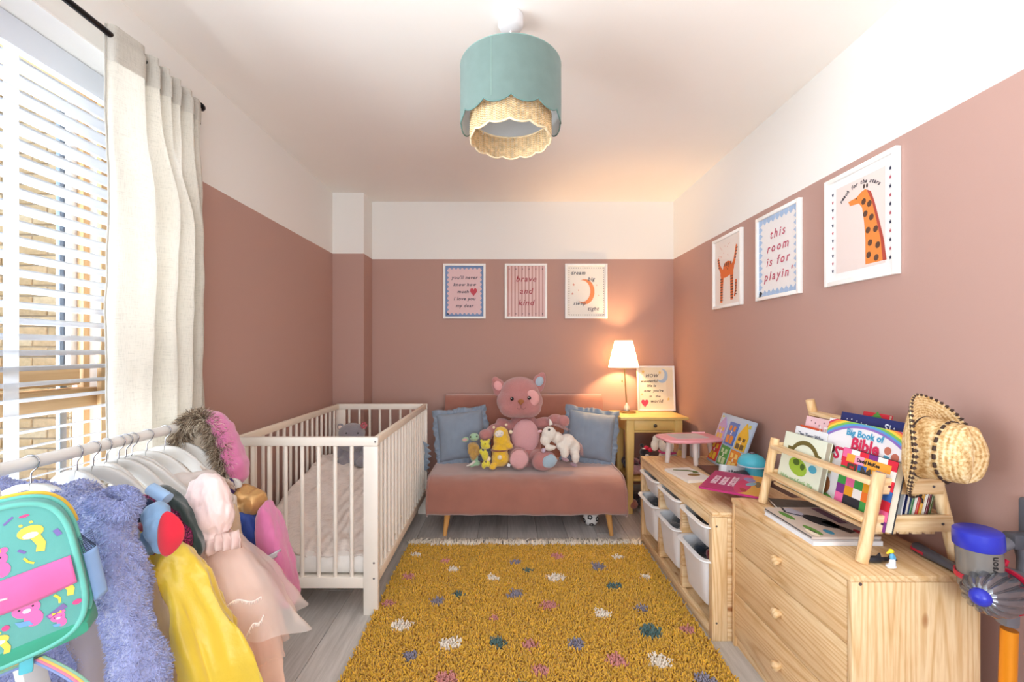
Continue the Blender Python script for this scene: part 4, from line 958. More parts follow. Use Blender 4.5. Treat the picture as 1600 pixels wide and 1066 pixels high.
b = B(); b.loft([(q(861, 664, D-.03), (.012, 0, .004), (0, .006, 0)), (q(860, 659, D-.03), (.008, 0, .003), (0, .005, 0)), (q(858.5, 654.5, D-.03), (.001, 0, 0), (0, .001, 0))], 12); b.build('ear', wp, uc)
b = B()
for i in range(70):
    t = random.random(); p0 = q(864+t*22, 664+t*9, D+random.uniform(-.03, .02)); b.tube([p0, p0+Vector((random.uniform(0, .02), random.uniform(-.01, .01), random.uniform(.002, .014))), p0+Vector((random.uniform(.01, .035), random.uniform(-.01, .01), random.uniform(-.012, .008)))], [.0012, .001, .0004], 4)
for i in range(60):
    p0 = q(904, 692, D+.03)+Vector(noise.noise_vector(Vector((i*3.3, 1, 2))))*.008; b.tube([p0, p0+Vector((random.uniform(.008, .022), 0, -.02)), p0+Vector((random.uniform(.006, .034), random.uniform(-.02, .02), random.uniform(-.10, -.05)))], [.0012, .0012, .0004], 4)
o = b.build('mane_and_tail', mat('#C9A9A9', .9, .15, 60), uc, ang=180)
# hippo in the cot
hp = thing('grey_plush', 'grey plush hippo with pink flower, sitting in the far end of the cot', 'plush toy', (-1.0, 2.87, .43))
D = 2.86; gy = plush('#8C8890', .07, 230)
blob('body', [(q(550, 677, D), (.088, .07, .068)), (q(551, 693, D-.02), (.085, .07, .050)), (q(550, 716, D), (.080, .07, .075)), (q(536, 722, D-.06), (.038, .05, .034)), (q(566, 722, D-.06), (.038, .05, .034)), (q(530, 706, D-.02), (.03, .03, .045)), (q(572, 706, D-.02), (.03, .03, .045))], gy, hp, .008, 5)
for x, s in ((532, 1), (568, -1)):
    b = B(); b.sph(q(x, 667, D), (.022, .012, .022)); b.build('ear', gy, hp); b = B(); b.sph(q(x-.5*s, 668, D-.008), (.014, .008, .014)); b.build('ear_lining', plush('#E6CFC2', .04), hp)
eye(hp, q(541, 677, D-.066), .005); eye(hp, q(559, 677, D-.066), .005)
b = B()
for k in range(6): b.sph(q(568.5+3.5*math.cos(k*PI/3), 665+3.5*math.sin(k*PI/3), D-.02), (.009, .006, .009), u=10, v=8)
b.build('flower', mat('#B5606A', .9), hp)
# football under the sofa
fb = thing('football', 'small white football with black patches under the right end of the sofa', 'ball', (.545, 2.80+.12, .0))
bm_ = bmesh.new(); bmesh.ops.create_icosphere(bm_, subdivisions=1, radius=1)
ico = [v.co.copy().normalized() for v in bm_.verts if len(v.link_edges) == 5][:12]; bm_.free()
Rb = .052; fc = q(923, 812, 2.95); fc.z = Rb+.001
b = B(); b.sph(fc, Rb, u=40, v=28); b.build('ball_skin', mat('#ECEAE8', .4), fb)
for v in ico:
    b = B(); v = (Euler((.35, .2, .5)).to_matrix() @ v); zq = v.to_track_quat('Z', 'Y').to_matrix().to_4x4()
    b.poly([(math.cos(k*2*PI/5)*.0185, math.sin(k*2*PI/5)*.0185) for k in range(5)], .003, Matrix.Translation(fc+v*(Rb-.0035)) @ zq); b.build('black_patch', mat('#1B1B1E', .4), fb)
b = B(); 
# dark bits under and behind the side table
heap('toy_heap', 'pile of pink and brown soft toys on the floor between sofa and side table', 'toys', (.86, 3.3, .002), 26, ['#A86A5E', '#7F2F4A', '#8C5A6E', '#6E4A3A', '#B98A5A'], (.06, .12), (.03, .05))
heap('toy_heap', 'pile of dark and pink toys on the lower shelf of the side table', 'toys', (1.06, 3.32, .254), 24, ['#3A2A44', '#8E2A5A', '#2A3358', '#D9A9B4', '#5A3A4A'], (.11, .11), (.028, .045))
heap('toy_heap', 'dark pile of toys on the floor under the side table shelf', 'toys', (1.08, 3.32, .002), 22, ['#2A2A34', '#4A3A4A', '#5E5566', '#38303A'], (.12, .11), (.028, .045))
dl = thing('doll', 'small dark doll with a red bow on the side table\'s lower shelf pile', 'doll', (1.02, 3.05, .5))
D = 3.18; blob('body', [(q(1007, 707, D), (.036, .03, .034)), (q(1007, 718, D), (.035, .03, .05)), (q(1003, 696, D), (.016, .01, .014)), (q(1011, 730, D), (.04, .03, .05))], plush('#1E1B22', .05), dl, .006, 3)
b = B(); b.sph(q(1010, 700, D-.03), (.020, .012, .016), (0, .3, 0)); b.sph(q(1016, 703, D-.03), (.018, .012, .018), (0, -.4, 0)); b.build('bow', mat('#D02648', .6, .08, 60), dl)
b = B(); b.box(q(1006, 701, D-.035), (.022, .008, .008)); b.sph(q(1011, 712, D-.03), (.014, .01, .01)); b.build('face', mat('#EADFD8', .8), dl)

# ---------------------------------------------------------------- things on the storage unit
TT = TZ+.0008
dt = thing('drawing_table', 'pink topped toy drawing table with grey legs on the far end of the pine unit', 'toy table', (1.09, 2.60, TT))
c0 = Vector((1.085, 2.585, .668)); a = .14
def rr(w_, h_, z, rad=.04): 
    pts = rounded([(-w_/2, -h_*.38), (-w_*.2, -h_/2), (w_*.2, -h_/2), (w_/2, -h_*.38), (w_/2, h_*.38), (w_*.2, h_/2), (-w_*.2, h_/2), (-w_/2, h_*.38)], [rad*.8, rad*.5, rad*.5, rad*.8]*2, 5)
    return [Vector((x*math.cos(a)-y*math.sin(a), x*math.sin(a)+y*math.cos(a), z))+c0 for x, y in pts]
b = B(); rings = [[b.bm.verts.new(p) for p in rr(w_, h_, z)] for w_, h_, z in ((.30, .20, -.013), (.34, .235, -.009), (.352, .245, 0), (.345, .24, .007), (.325, .222, .010))]
for A, A2 in zip(rings, rings[1:]):
    for k in range(len(A)): b.bm.faces.new((A[k], A[(k+1) % len(A)], A2[(k+1) % len(A)], A2[k]))
b.bm.faces.new(rings[0][::-1]); b.bm.faces.new(rings[-1]); b.build('table_top', plastic('#EFA6B0'), dt)
b = B(); M_ = Matrix.Translation(c0+Vector((-.01, 0, .0095))) @ R(a, 'Z'); b.poly(rounded([(-.10, -.07), (.10, -.07), (.10, .07), (-.10, .07)], .02), .0015, M_); b.build('drawing_board', plastic('#C9C9CC'), dt)
b = B(); b.tube([c0+Vector((.06, .105, .012)), c0+Vector((.14, .10, .012))], .005, 10); b.build('stylus', plastic('#F2B9C3'), dt)
for (x, y, sx, sy) in ((-.125, -.02, -.012, .0), (.0, -.085, 0, -.012), (.125, .02, .03, .0), (.01, .085, 0, .012)):
    p1_ = c0+Vector((x, y, -.011)); p0_ = Vector((p1_.x+sx, p1_.y+sy, TT))
    b = B(); b.cyl(p0_, p1_, .013, .016, 18); b.build('leg', mat('#CFC3BE', .45), dt)
dg_ = thing('dog_plush', 'cream plush dog with brown patch and pink collar behind the pink toy table', 'plush toy', (1.015, 2.78, .5))
cr = plush('#DCD2C2', .06, 200); D = 2.79
blob('body', [(q(1043, 694, D), (.060, .05, .062)), (q(1041, 698, D-.03), (.040, .04, .036)), (q(1044, 720, D+.02), (.065, .055, .08)), (q(1043, 745, D+.02), (.075, .06, .10))], cr, dg_, .008, 5)
for x, s in ((1025, -1), (1064, 1)):
    blob('ear', [(q(x, 686, D), (.022, .02, .025)), (q(x-2*s*-1, 696, D), (.026, .018, .038))], cr, dg_, .006, 4)
b = B(); b.sph(q(1041, 690, D-.066), (.013, .008, .011)); b.build('nose', mat('#141216', .4), dg_)
eye(dg_, q(1036, 684, D-.048), .005); eye(dg_, q(1048, 684, D-.048), .005)
b = B(); b.sph(q(1054, 695, D-.02), (.024, .035, .055), (0, 0, .2)); b.build('brown_patch', plush('#B78557', .08), dg_)
b = B(); b.tube([Vector((q(1043, 706, D).x+math.cos(t)*.05, D+.0+math.sin(t)*.05, q(1043, 706, D).z)) for t in [2*PI*i/30 for i in range(30)]], .0075, 8, True); b.build('collar', mat('#B23A6A', .7), dg_)
bx = thing('white_box', 'small white box standing behind the pink toy table', 'box', (1.16, 2.665, TT)); b = B(); b.box((1.165, 2.69, TT+.055), (.045, .05, .11), bev=.006); b.build('box_body', plastic('#DDE1E8'), bx)

def book(name, label, M, w_, h_, t, cover, pages='#EFE9DC', grp=None, cat='book', round_=0, dec=()):
    loc, rot, _ = M.decompose(); th = thing(name, label, cat, loc, rot.to_euler(), grp)
    cm = mat(cover, .32, .015, 20, .02, 90); c = .0016
    b = B(); b.box((w_/2, h_/2, -c/2), (w_, h_, c), bev=.0006, seg=1); b.box((w_/2, h_/2, -t+c/2), (w_, h_, c), bev=.0006, seg=1); b.box((c/2, h_/2, -t/2), (c, h_, t)); b.build('cover', cm, th, False)
    b = B(); b.box((w_/2-.001, h_/2, -t/2), (w_-.005, h_-.005, t-2*c)); b.build('pages', mat(pages, .9, .08, 300, 0, aniso=(1, 1, 9)), th, False)
    for d in dec:
        if d[0] == 'p': flat(d[3] if len(d) > 3 else 'cover_print', d[1], ink(d[2]), th, T(0, 0, .0001+.0003*(d[4] if len(d) > 4 else 0)), .0003)
        else: text('lettering', d[1], d[4], ink(d[5]), th, T(d[2], d[3], .0016) @ R(d[6] if len(d) > 6 else 0, 'Z'), 'CENTER', 0, .0001, 1.0, d[7] if len(d) > 7 else 0)
    return th
def lay(x, y, z, ang, tilt=0, ax='X'): return T(x, y, z) @ R(ang, 'Z') @ R(tilt, ax)
def arc_band(cx, cy, r0, r1, a0, a1, n=20):
    return [(cx+r1*math.cos(a0+(a1-a0)*i/n), cy+r1*math.sin(a0+(a1-a0)*i/n)) for i in range(n+1)]+[(cx+r0*math.cos(a1-(a1-a0)*i/n), cy+r0*math.sin(a1-(a1-a0)*i/n)) for i in range(n+1)]
book('board_book', 'white book with green and brown shape on its cover, before the pink toy table', lay(.905, 2.165, TT+.014, .16), .145, .225, .014, '#EEECE8', dec=(('p', [limb([(.03, .19), (.06, .175), (.10, .165), (.125, .14), (.115, .11)], .016, .034)], '#5E7038'), ('p', [disc(.085, .085, .034, 14, .022)], '#86662C')))
book('brown_book', 'thin dark brown book lying beside the pink toy table', lay(1.075, 2.25, TT+.010, -.05), .13, .22, .010, '#5B3A36', dec=(('p', [rect(.02, .03+.03*i, .11, .036+.03*i) for i in range(6)], '#8A625A'),))
book('grey_book', 'small grey book with dark lettering propped up behind the magenta book', T(1.082, 2.225, TT+.012) @ R(-.62, 'Z') @ R(PI/2-.62, 'X'), .135, .074, .022, '#B9BBC0', dec=(('p', [rect(.045+.012*i, .038, .054+.012*i, .046+.004*(i % 2)) for i in range(7)], '#3A3A44', 'title_marks', 1), ('p', [rect(.01, .012, .035, .07)], '#D8E0E6')))
TB = []
for r_, (y_, n_) in enumerate(((.185, 6), (.150, 6), (.115, 7))):
    for k_ in range(n_):
        x_ = .085+k_*.024; TB += [[(x_, y_), (x_+.006, y_), (x_+.007, y_+.024), (x_+.001, y_+.025)], [(x_+.007, y_+.018), (x_+.018, y_+.017), (x_+.018, y_+.024), (x_+.007, y_+.0245)]] + ([[(x_+.012, y_), (x_+.018, y_+.001), (x_+.018, y_+.0165), (x_+.013, y_+.0165)]] if (k_+r_) % 2 else [[(x_+.0065, y_), (x_+.018, y_+.001), (x_+.018, y_+.007), (x_+.0065, y_+.007)]])
mx_ = Vector((.602, .798, -.01)).normalized(); my_ = Vector((0, 0, 1)).cross(mx_).normalized(); mz_ = mx_.cross(my_)
Mm = Matrix((mx_, my_, mz_)).transposed().to_4x4(); Mm.translation = Vector((1.016, 1.731, .6035))
book('magenta_book', 'magenta picture book with white block marks, resting across the unit and the chest', Mm, .33, .235, .009, '#B0246A', dec=(
    ('p', [rect(.002, .002, .328, .085)], '#D9A34C', 'cover_print', 0), ('p', [disc(.13, .085, .12, 20, .03)], '#C43B6A', 'cover_print', 1), ('p', [disc(.27, .085, .05, 20, .02)], '#D0567A', 'cover_print', 1),
    ('p', [disc(.24, .075, .04, 12, .022, .4)], '#8E87B8', 'cover_print', 2), ('p', [disc(.17, .06, .035, 12, .016, -.3)], '#8FB0C0', 'cover_print', 3), ('p', [disc(.06, .075, .03, 12, .012, .3)], '#A33A34', 'cover_print', 2), ('p', [disc(.18, .035, .05, 12, .011, .1)], '#7A6A48', 'cover_print', 2),
    ('p', TB, '#F3DCE6', 'title_blocks', 4)))
book('dark_green_book', 'dark green and black picture book under the rear post of the book rack', lay(1.04, 1.735, DZ+.0115, -.25+PI/2, 0) @ T(-.14, -.21, 0), .13, .21, .010, '#39423A', dec=(('p', [disc(.05, .15, .04, 12, .02), disc(.09, .08, .03, 10, .03)], '#6A6A66'), ('p', [rect(.01, .01, .05, .05)], '#5E7F3A')))
# house puzzle board
hb = Matrix(((-.08, .33, -.94, 1.20), (-1, 0, .03, 2.655), (0, .944, .33, TT+.012), (0, 0, 0, 1)))
X_ = Vector((-.03, -1, 0)).normalized(); Y_ = Vector((.33, 0, .944)).normalized(); Z_ = X_.cross(Y_).normalized(); Y_ = Z_.cross(X_)
hb = Matrix((X_, Y_, Z_)).transposed().to_4x4(); hb.translation = Vector((1.205, 2.625, TT+.004))
hz = thing('puzzle_board', 'colourful number puzzle board of painted town houses leaning on the right wall', 'toy', hb.translation, hb.to_euler())
b = B(); b.box((.185, .15, -.007), (.37, .30, .012), bev=.004); b.build('board', mat('#AFC3DA', .4), hz, False)
def house(x, y, w_, h_, roof, c, c2, num):
    b = B(); b.poly([(x, y), (x+w_, y), (x+w_, y+h_)]+([(x+w_/2, y+h_+roof)] if roof else [])+[(x, y+h_)], .005, T(0, 0, -.0008)); o = b.build('house_door', mat(c, .4, .04, 40), hz, False, False)
    flat('door_panel', [rect(x+w_*.12, y+h_*.08, x+w_*.45, y+h_*.42), rect(x+w_*.55, y+h_*.08, x+w_*.88, y+h_*.42), rect(x+w_*.15, y+h_*.62, x+w_*.40, y+h_*.85), rect(x+w_*.6, y+h_*.62, x+w_*.85, y+h_*.85)], ink(c2), o, T(0, 0, .0043), .0008)
    text('number', num, .03, ink('#F5F1E4'), o, T(x+w_/2, y+h_*.53, .0048), 'CENTER', 0, .0003, 1, .001)
house(.02, .145, .085, .085, .05, '#B59AC8', '#D9B45A', '1'); house(.135, .135, .095, .13, 0, '#4F76C0', '#D98A3C', '2'); house(.255, .13, .10, .08, .07, '#E3B62E', '#6E5A3A', '3')
house(.015, .015, .095, .12, 0, '#CC3A2E', '#E9C23A', '4'); house(.13, .015, .09, .11, 0, '#5A9E48', '#C8D8A8', '5'); house(.24, .012, .095, .11, 0, '#DE8A2E', '#F0D27A', '6')
b = B(); b.box((.335, .265, .0), (.02, .02, .003)); b.box((.03, .28, 0), (.015, .01, .003)); b.build('star_print', ink('#D9C94A'), hz, False)
# turquoise toy
tq = thing('turquoise_toy', 'turquoise domed toy with a dark grey drum beside the puzzle board', 'toy', (1.24, 2.19, TT))
cyn = plastic('#4FC0D8', .25); c = Vector((1.235, 2.165, 0))
b = B(); b.lathe([(.0, .001), (.042, .001), (.045, .006), (.043, .05), (.040, .082), (.030, .088), (0, .089)], (c.x, c.y, TT), n=36); b.build('toy_body', cyn, tq)
b = B(); b.lathe([(.064, 0), (.066, .004), (.062, .022), (.048, .040), (.028, .050), (0, .053), ], (c.x-.012, c.y+.0, TT+.094), n=40, ); b.lathe([(0, 0), (.064, 0)], (c.x-.012, c.y, TT+.094), n=40); b.build('dome', cyn, tq)
b = B(); b.lathe([(.060, 0), (.067, -.001), (.067, -.006), (.04, -.008), (0, -.008)], (c.x-.012, c.y, TT+.0945), n=40); b.build('rim', plastic('#C9D4E0'), tq)
b = B(); b.sph((c.x-.012, c.y, TT+.149), (.011, .011, .007)); b.build('lid_knob', plastic('#6A6A72'), tq)
b = B(); b.cyl((c.x-.055, c.y-.005, TT+.034), (c.x-.10, c.y-.03, TT+.034), .033, .033, 32); b.build('drum', mat('#4A4A52', .5), tq)

# ---------------------------------------------------------------- books in the rack
def stand(X, Yl, z, lean=.2): 
    X_ = Vector((0, -1, 0)); Y_ = Vector((math.sin(lean), 0, math.cos(lean))); Z_ = X_.cross(Y_); m = Matrix((X_, Y_, Z_)).transposed().to_4x4(); m.translation = Vector((X, Yl, z)); return m
zb0 = .6805
G = 'picture books in the pine rack'
cs = .03; pal = ['#D8243E', '#E8A020', '#3E9E4A', '#2F66B8', '#7A2F86', '#E86AA0', '#F2F0EC', '#2A2A34', '#F07A2A']
random.seed(9)
chk = {}
for i in range(6):
    for j in range(7):
        c = random.choice(pal); chk.setdefault(c, []).append(rect(.0+i*.0325, j*.0286, .0325*(i+1), .0286*(j+1)))
dec = [('p', v, k, 'patch', 0) for k, v in chk.items()]+[('t', 'ELMER', .1, .135, .052, '#4A4238', 0, .0018), ('t', 'David McKee', .1, .172, .015, '#1E1E22', 0, .0006), ('p', [rect(.018, .16, .177, .185)], '#F0A63A', 'author_strip', 1), ('p', [rect(.05, .16, .085, .185)], '#EFA0BE', 'author_patch', 2)]
book('patchwork_book', 'square board book with a multicoloured patchwork cover, frontmost at the rack\'s near end', stand(1.052, 1.405, zb0), .195, .20, .024, '#2A2A34', '#E8E0CC', G, dec=dec)
book('rhyme_board_book', 'pale green board book with a brown banner, frontmost at the rack\'s far end', stand(1.046, 1.688, zb0), .218, .20, .020, '#E4EBD9', '#B5AD98', G, dec=(
    ('p', [arc_band(.12, .10, .068, .084, .5, 2.6), [(.03, .13), (.065, .135), (.06, .15), (.03, .15)], [(.18, .13), (.205, .125), (.205, .145), (.178, .15)]], '#6A5E2A', 'banner', 1),
    ('p', [disc(.10, .085, .05, 16, .03, -.2)], '#9CBF3A', 'meadow', 1), ('p', [disc(.09, .10, .018, 10, .012), disc(.125, .09, .012)], '#4E6A22', 'meadow', 2), ('p', [disc(.175, .095, .02, 12, .014)], '#4FA6C4', 'badge', 1),
    ('t', 'Hide-and-Seek Pig', .105, .035, .0235, '#9FC28A', 0, .0003)))
book('tiger_tea_book', 'white book titled The Tiger Who, behind the pale green board book', stand(1.078, 1.683, zb0), .165, .222, .014, '#EEF0F4', '#D9D2C2', G, dec=(('t', 'The Tiger Who', .085, .196, .021, '#54607A', 0, .0002), ('p', [rect(.02, .05, .14, .16)], '#E8B070', 'picture', 0)))
book('orange_book', 'orange-red book peeking out behind the white Tiger book', stand(1.098, 1.69, zb0), .10, .225, .012, '#E25B32', grp=G)
book('alphabet_book', 'pink book lettered ABC near the far post of the rack', stand(1.116, 1.69, zb0), .22, .26, .014, '#EDC9CF', '#E6DDCB', G, dec=(('t', 'ABC', .115, .212, .050, '#F7F1F1', 0, .001), ('p', [star(.03+.022*i, .245-.006*(i % 3), .004) for i in range(8)], '#8A5A62', 'stars', 0), ('p', [disc(.035, .20, .010, 8, .02), disc(.19, .195, .008, 8, .02)], '#A9707A', 'pictures', 0)))
rb = []
for k, cc in enumerate(('#D9455A', '#EE9A3C', '#EFD34E', '#7CBF5A', '#5AA0D8', '#8F6FC0')):
    rb.append(('p', [[(min(max(x, 0), .305), min(max(y, 0), .278)) for x, y in arc_band(.155, .0, .306-.0072*(k+1), .306-.0072*k, .7, 2.45, 30)]], cc, 'rainbow_band', k % 2+1))
book('rainbow_book', 'big white book with a rainbow and Big Book of Bible lettering, behind the patchwork book', stand(1.084, 1.53, zb0), .305, .278, .020, '#F0EEF2', '#8A8F90', G, dec=tuple(rb)+(
    ('t', 'Big Book of', .155, .243, .030, '#3E9EC8', 0, .0008), ('t', 'Bible', .165, .209, .054, '#D02A55', 0, .002), ('t', 'STORIES', .15, .165, .055, '#D02A55', 0, .002),
    ('p', [disc(.035, .175, .015, 12), ], '#5A3A30', 'figure_head', 1), ('p', [limb([(.04, .16), (.035, .12), (.04, .09)], .02, .03)], '#E3D9A8', 'figure_robe', 1),
    ('p', [disc(.245, .215, .012, 12), disc(.272, .20, .013, 12)], '#C4705A', 'figure_head', 1), ('p', [limb([(.245, .20), (.24, .16), (.24, .13)], .018, .026)], '#4FA6C8', 'figure_robe', 1), ('p', [limb([(.272, .188), (.27, .15), (.27, .12)], .018, .028)], '#EBD9A0', 'figure_robe', 1),
    ('p', [disc(.035, .05, .024, 12, .03)], '#A8683E', 'figure_child', 1), ('p', [disc(.04, .012, .04, 12, .012)], '#6FAE52', 'grass', 1)))
book('starry_book', 'dark blue starry book standing behind the rainbow book', stand(1.121, 1.53, zb0), .295, .30, .012, '#27346E', '#D9D2C2', G, dec=(('p', [star(random.uniform(.02, .28), random.uniform(.2, .29), random.uniform(.002, .005)) for i in range(26)], '#E9EDF5', 'stars', 0), ('t', 'Si', .19, .272, .035, '#E9EDF5', 0, .0005)))
book('red_green_book', 'red and green topped book right at the back of the rack', stand(1.146, 1.47, zb0), .10, .31, .012, '#C42A3A', grp=G, dec=(('p', [[(.03, .29), (.055, .315), (.08, .29)]], '#4E8A3A'),))
for k, (cc, h_, y0) in enumerate((('#2E7F9E', .16, 1.30), ('#3F8A4A', .17, 1.32), ('#F2EFE8', .22, 1.40), ('#D8352E', .23, 1.38), ('#E9B53A', .21, 1.42), ('#EDE9E0', .24, 1.36), ('#7A2A3E', .26, 1.40), ('#4F5E2E', .25, 1.36))):
    X0 = 1.118+.0 if False else (1.132+k*.0093)
    nm = ['teal', 'green', 'white', 'red', 'yellow', 'cream', 'maroon', 'olive'][k]
    book(nm+'_book', f'thin {nm} spined book in the row seen past the near side rails', stand(X0, y0, zb0, .24), y0-1.245, h_-.02, .007, cc, grp=G)
# books lying under the rack
book('white_book', 'thick white book lying under the rack, beneath the illustrated cover', lay(1.147, 1.325, DZ+.0150, PI/2), .255, .212, .0142, '#EDEFF3', '#E3E6EC')
book('illustrated_book', 'black, green and cream illustrated book lying on the white book under the rack', lay(1.150, 1.335, DZ+.0248, PI/2), .25, .212, .0088, '#CFC0B6', '#5A5A5A', dec=(
    ('p', [disc(.12, .10, .06, 16, .032, .3)], '#1E1E24', 'print', 1), ('p', [limb([(.03, .06), (.07, .075), (.12, .09)], .03, .03)], '#3A2A26', 'print', 1), ('p', [disc(.05, .175, .04, 12, .012, .1), disc(.17, .18, .04, 12, .012, .05)], '#5B8A3A', 'leaves', 1),
    ('p', [disc(.20, .135, .04, 16, .024)], '#B9B6C8', 'moon', 1), ('p', [limb([(.155, .12), (.20, .165), (.245, .15)], .01, .008)], '#3A3440', 'outline', 2), ('p', [disc(.035, .135, .02, 10, .012)], '#3E8FB0', 'pool', 1), ('p', [disc(.03, .04, .025, 10, .012)], '#A8303A', 'poppy', 1), ('p', [rect(.10, .02, .24, .05)], '#7A5A6E', 'title_band', 1), ('p', [disc(.03, .19, .03, 10, .012)], '#F0E6D0', 'print', 1)))
# toy figure with whale, crevice tool
fg = thing('toy_figure', 'tiny blue and white toy figure with yellow hair on the near chest end', 'toy', (1.052, 1.19, DZ+.0005))
p = Vector((1.052, 1.19, DZ+.0008))
blob('skirt', [(p+Vector((0, 0, .006)), (.013, .011, .006)), (p+Vector((.004, 0, .016)), (.008, .007, .012)), (p+Vector((-.006, -.002, .006)), (.007, .006, .006))], plastic('#E9EEF4'), fg, .0018, 3, .001, 300)
blob('torso', [(p+Vector((.003, 0, .032)), (.0065, .005, .011)), (p+Vector((.009, 0, .03)), (.004, .004, .009), (0, -.3, 0))], plastic('#5FA9D4'), fg, .0015, 3)
blob('head', [(p+Vector((0, 0, .047)), (.0065, .006, .0065)), (p+Vector((-.008, 0, .043)), (.006, .003, .003), (0, -.5, 0)), (p+Vector((.004, .001, .046)), (.005, .005, .006))], plastic('#F0DC2A'), fg, .0014, 3)
wh = thing('toy_orca', 'small dark grey toy whale lying behind the tiny figure', 'toy', (1.05, 1.215, DZ+.0005))
blob('body', [(Vector((1.035, 1.222, DZ+.0105)), (.030, .010, .0095), (0, .05, .12)), (Vector((1.07, 1.225, DZ+.009)), (.026, .007, .006), (0, 0, .1)), (Vector((1.005, 1.216, DZ+.010)), (.012, .006, .005)), (Vector((1.092, 1.23, DZ+.009)), (.008, .016, .003))], mat('#2A2C34', .4, .05, 40), wh, .0025, 3)
b = B(); b.poly([(0, 0), (.016, 0), (.012, .012)], .003, T(1.035, 1.222, DZ+.0175) @ R(PI/2, 'X')); b.build('fin', mat('#2A2C34', .4), wh)
cv = thing('crevice_tool', 'grey and red vacuum nozzle lying on the chest against the wall side', 'vacuum nozzle', (1.22, 1.23, DZ+.001))
gm = mat('#4C4D55', .38, .05, 30, .05, 300)
b = B(); c1, c2 = Vector((1.212, 1.285, DZ+.016)), Vector((1.205, 1.162, DZ+.012)); b.loft([(c1+Vector((0, .012, 0)), (.006, 0, 0), (0, 0, .006)), (c1, (.015, 0, 0), (0, 0, .0145)), (c1.lerp(c2, .4), (.015, 0, 0), (0, 0, .013)), (c2, (.013, 0, 0), (0, 0, .009)), ], 28, sq=.8); b.build('nozzle_body', gm, cv)
b = B(); b.loft([(c1+Vector((-.006, .004, -.002)), (.009, 0, 0), (0, 0, .009)), (c1.lerp(c2, .3)+Vector((-.008, 0, -.002)), (.008, 0, 0), (0, 0, .008))], 20); b.build('release_catch', plastic('#C01E3C'), cv)

# ---------------------------------------------------------------- straw hat
hx = Vector((.36, -.93, -.02)).normalized(); hc = Vector((1.172, 1.212, .918)); up = Vector((0, 0, 1)); sd = up.cross(hx).normalized(); up2 = hx.cross(sd)
hat = thing('straw_hat', 'natural straw cowboy hat with brown whipstitched brim hanging on the book rack post', 'hat', hc)
def strawm():
    m, nt, p = newmat('straw'); L = nt.links.new
    tc = nt.nodes.new('ShaderNodeTexCoord'); v = coords(nt)
    wv = nt.nodes.new('ShaderNodeTexNoise'); wv.inputs['Scale'].default_value = 130; wv.inputs['Detail'].default_value = 5; L(v, wv.inputs[0])
    vm = nt.nodes.new('ShaderNodeVectorMath'); vm.operation = 'LENGTH'; L(tc.outputs['Object'], vm.inputs[0])
    mm = nt.nodes.new('ShaderNodeMath'); mm.operation = 'MULTIPLY'; mm.inputs[1].default_value = 900; L(vm.outputs['Value'], mm.inputs[0])
    sn = nt.nodes.new('ShaderNodeMath'); sn.operation = 'SINE'; L(mm.outputs[0], sn.inputs[0])
    ad = nt.nodes.new('ShaderNodeMath'); ad.operation = 'MULTIPLY_ADD'; ad.inputs[1].default_value = .10; L(sn.outputs[0], ad.inputs[0]); L(wv.outputs[0], ad.inputs[2])
    L(ramp(nt, ad.outputs[0], [(.3, '#B58A50'), (.5, '#DDBD86'), (.72, '#EFDDB4')]), p.inputs['Base Color']); p.inputs['Roughness'].default_value = .6; bump(nt, p, ad.outputs[0], .7, .003); return m
straw = strawm()
def hp_(th, r, h): return hc+sd*(math.cos(th)*r)+up2*(math.sin(th)*r)+hx*h
def brim(u, v, off=0):
    th = 2*PI*u; r = .080+(.150-.080)*v; r *= 1+.03*math.cos(2*th)*v
    curl = .052*v**2.2*max(0, math.cos(th))**1.5*1.0+.052*v**2.2*max(0, -math.cos(th))**1.5-.014*v*abs(math.sin(th))
    return hp_(th, r*(1-.10*v*v*abs(math.cos(th))), -.012+curl+off)
b = B(); b.grid(brim, 120, 16, cu=True); b.build('brim', straw, hat, ang=180, mods=[('SOLIDIFY', dict(thickness=.003))])
def crown(u, v):
    th = 2*PI*u
    if v < .7: t = v/.7; r = .081-.010*t; h = -.012+.104*t
    else: t = (v-.7)/.3; r = .071*math.cos(t*PI/2)**.8 if t < 1 else 0; h = .092+.018*math.sin(t*PI/2)
    ox = r*math.cos(th); oy = r*math.sin(th)*1.0
    h -= .026*math.exp(-((ox)/.018)**2)*max(0, (v-.62)/.38)**.8
    h -= .016*v*math.exp(-((abs(ox)-.05)/.02)**2)*max(0, oy/.07)*(v > .5)
    return hc+sd*ox+up2*oy*1.06+hx*h
b = B(); b.grid(crown, 96, 40, cu=True); b.build('crown', straw, hat, ang=180, mods=[('SOLIDIFY', dict(thickness=.003))])
brn = mat('#3E2A22', .7); 
b = B(); b.tube([hp_(2*PI*i/90, .0835, -.006) for i in range(90)], .0028, 6, True); b.build('hat_band', brn, hat, ang=180)
for k in range(22):
    t = 2*PI*k/22; b = B(); b.tube([hp_(t+(.16*j/4), .0795, .050) for j in range(5)], .0040, 6); b.build('band_stitch', brn, hat, ang=180)
for k in range(56):
    t = k/56; b = B(); pts = []
    for j in range(5): pts.append(brim(t+.006*j/4*1.2, 1.0-.05*(j == 0)-.05*(j == 4)+.02*(j == 2), .003*math.sin(j*PI/4)))
    b.tube(pts, .0034, 6); b.build('brim_stitch', brn, hat, ang=180)
b = B(); b.tube([brim(i/120, 1.0) for i in range(120)], .0022, 6, True); b.build('brim_edge', straw, hat, ang=180)
b = B(); p_ = brim(.77, 1.0); b.sph(p_, (.007, .007, .006)); b.tube([p_, p_+Vector((.006, -.004, -.012)), p_+Vector((.004, -.006, -.022))], .0024, 6); b.build('lace_knot', mat('#1E1618', .6), hat)

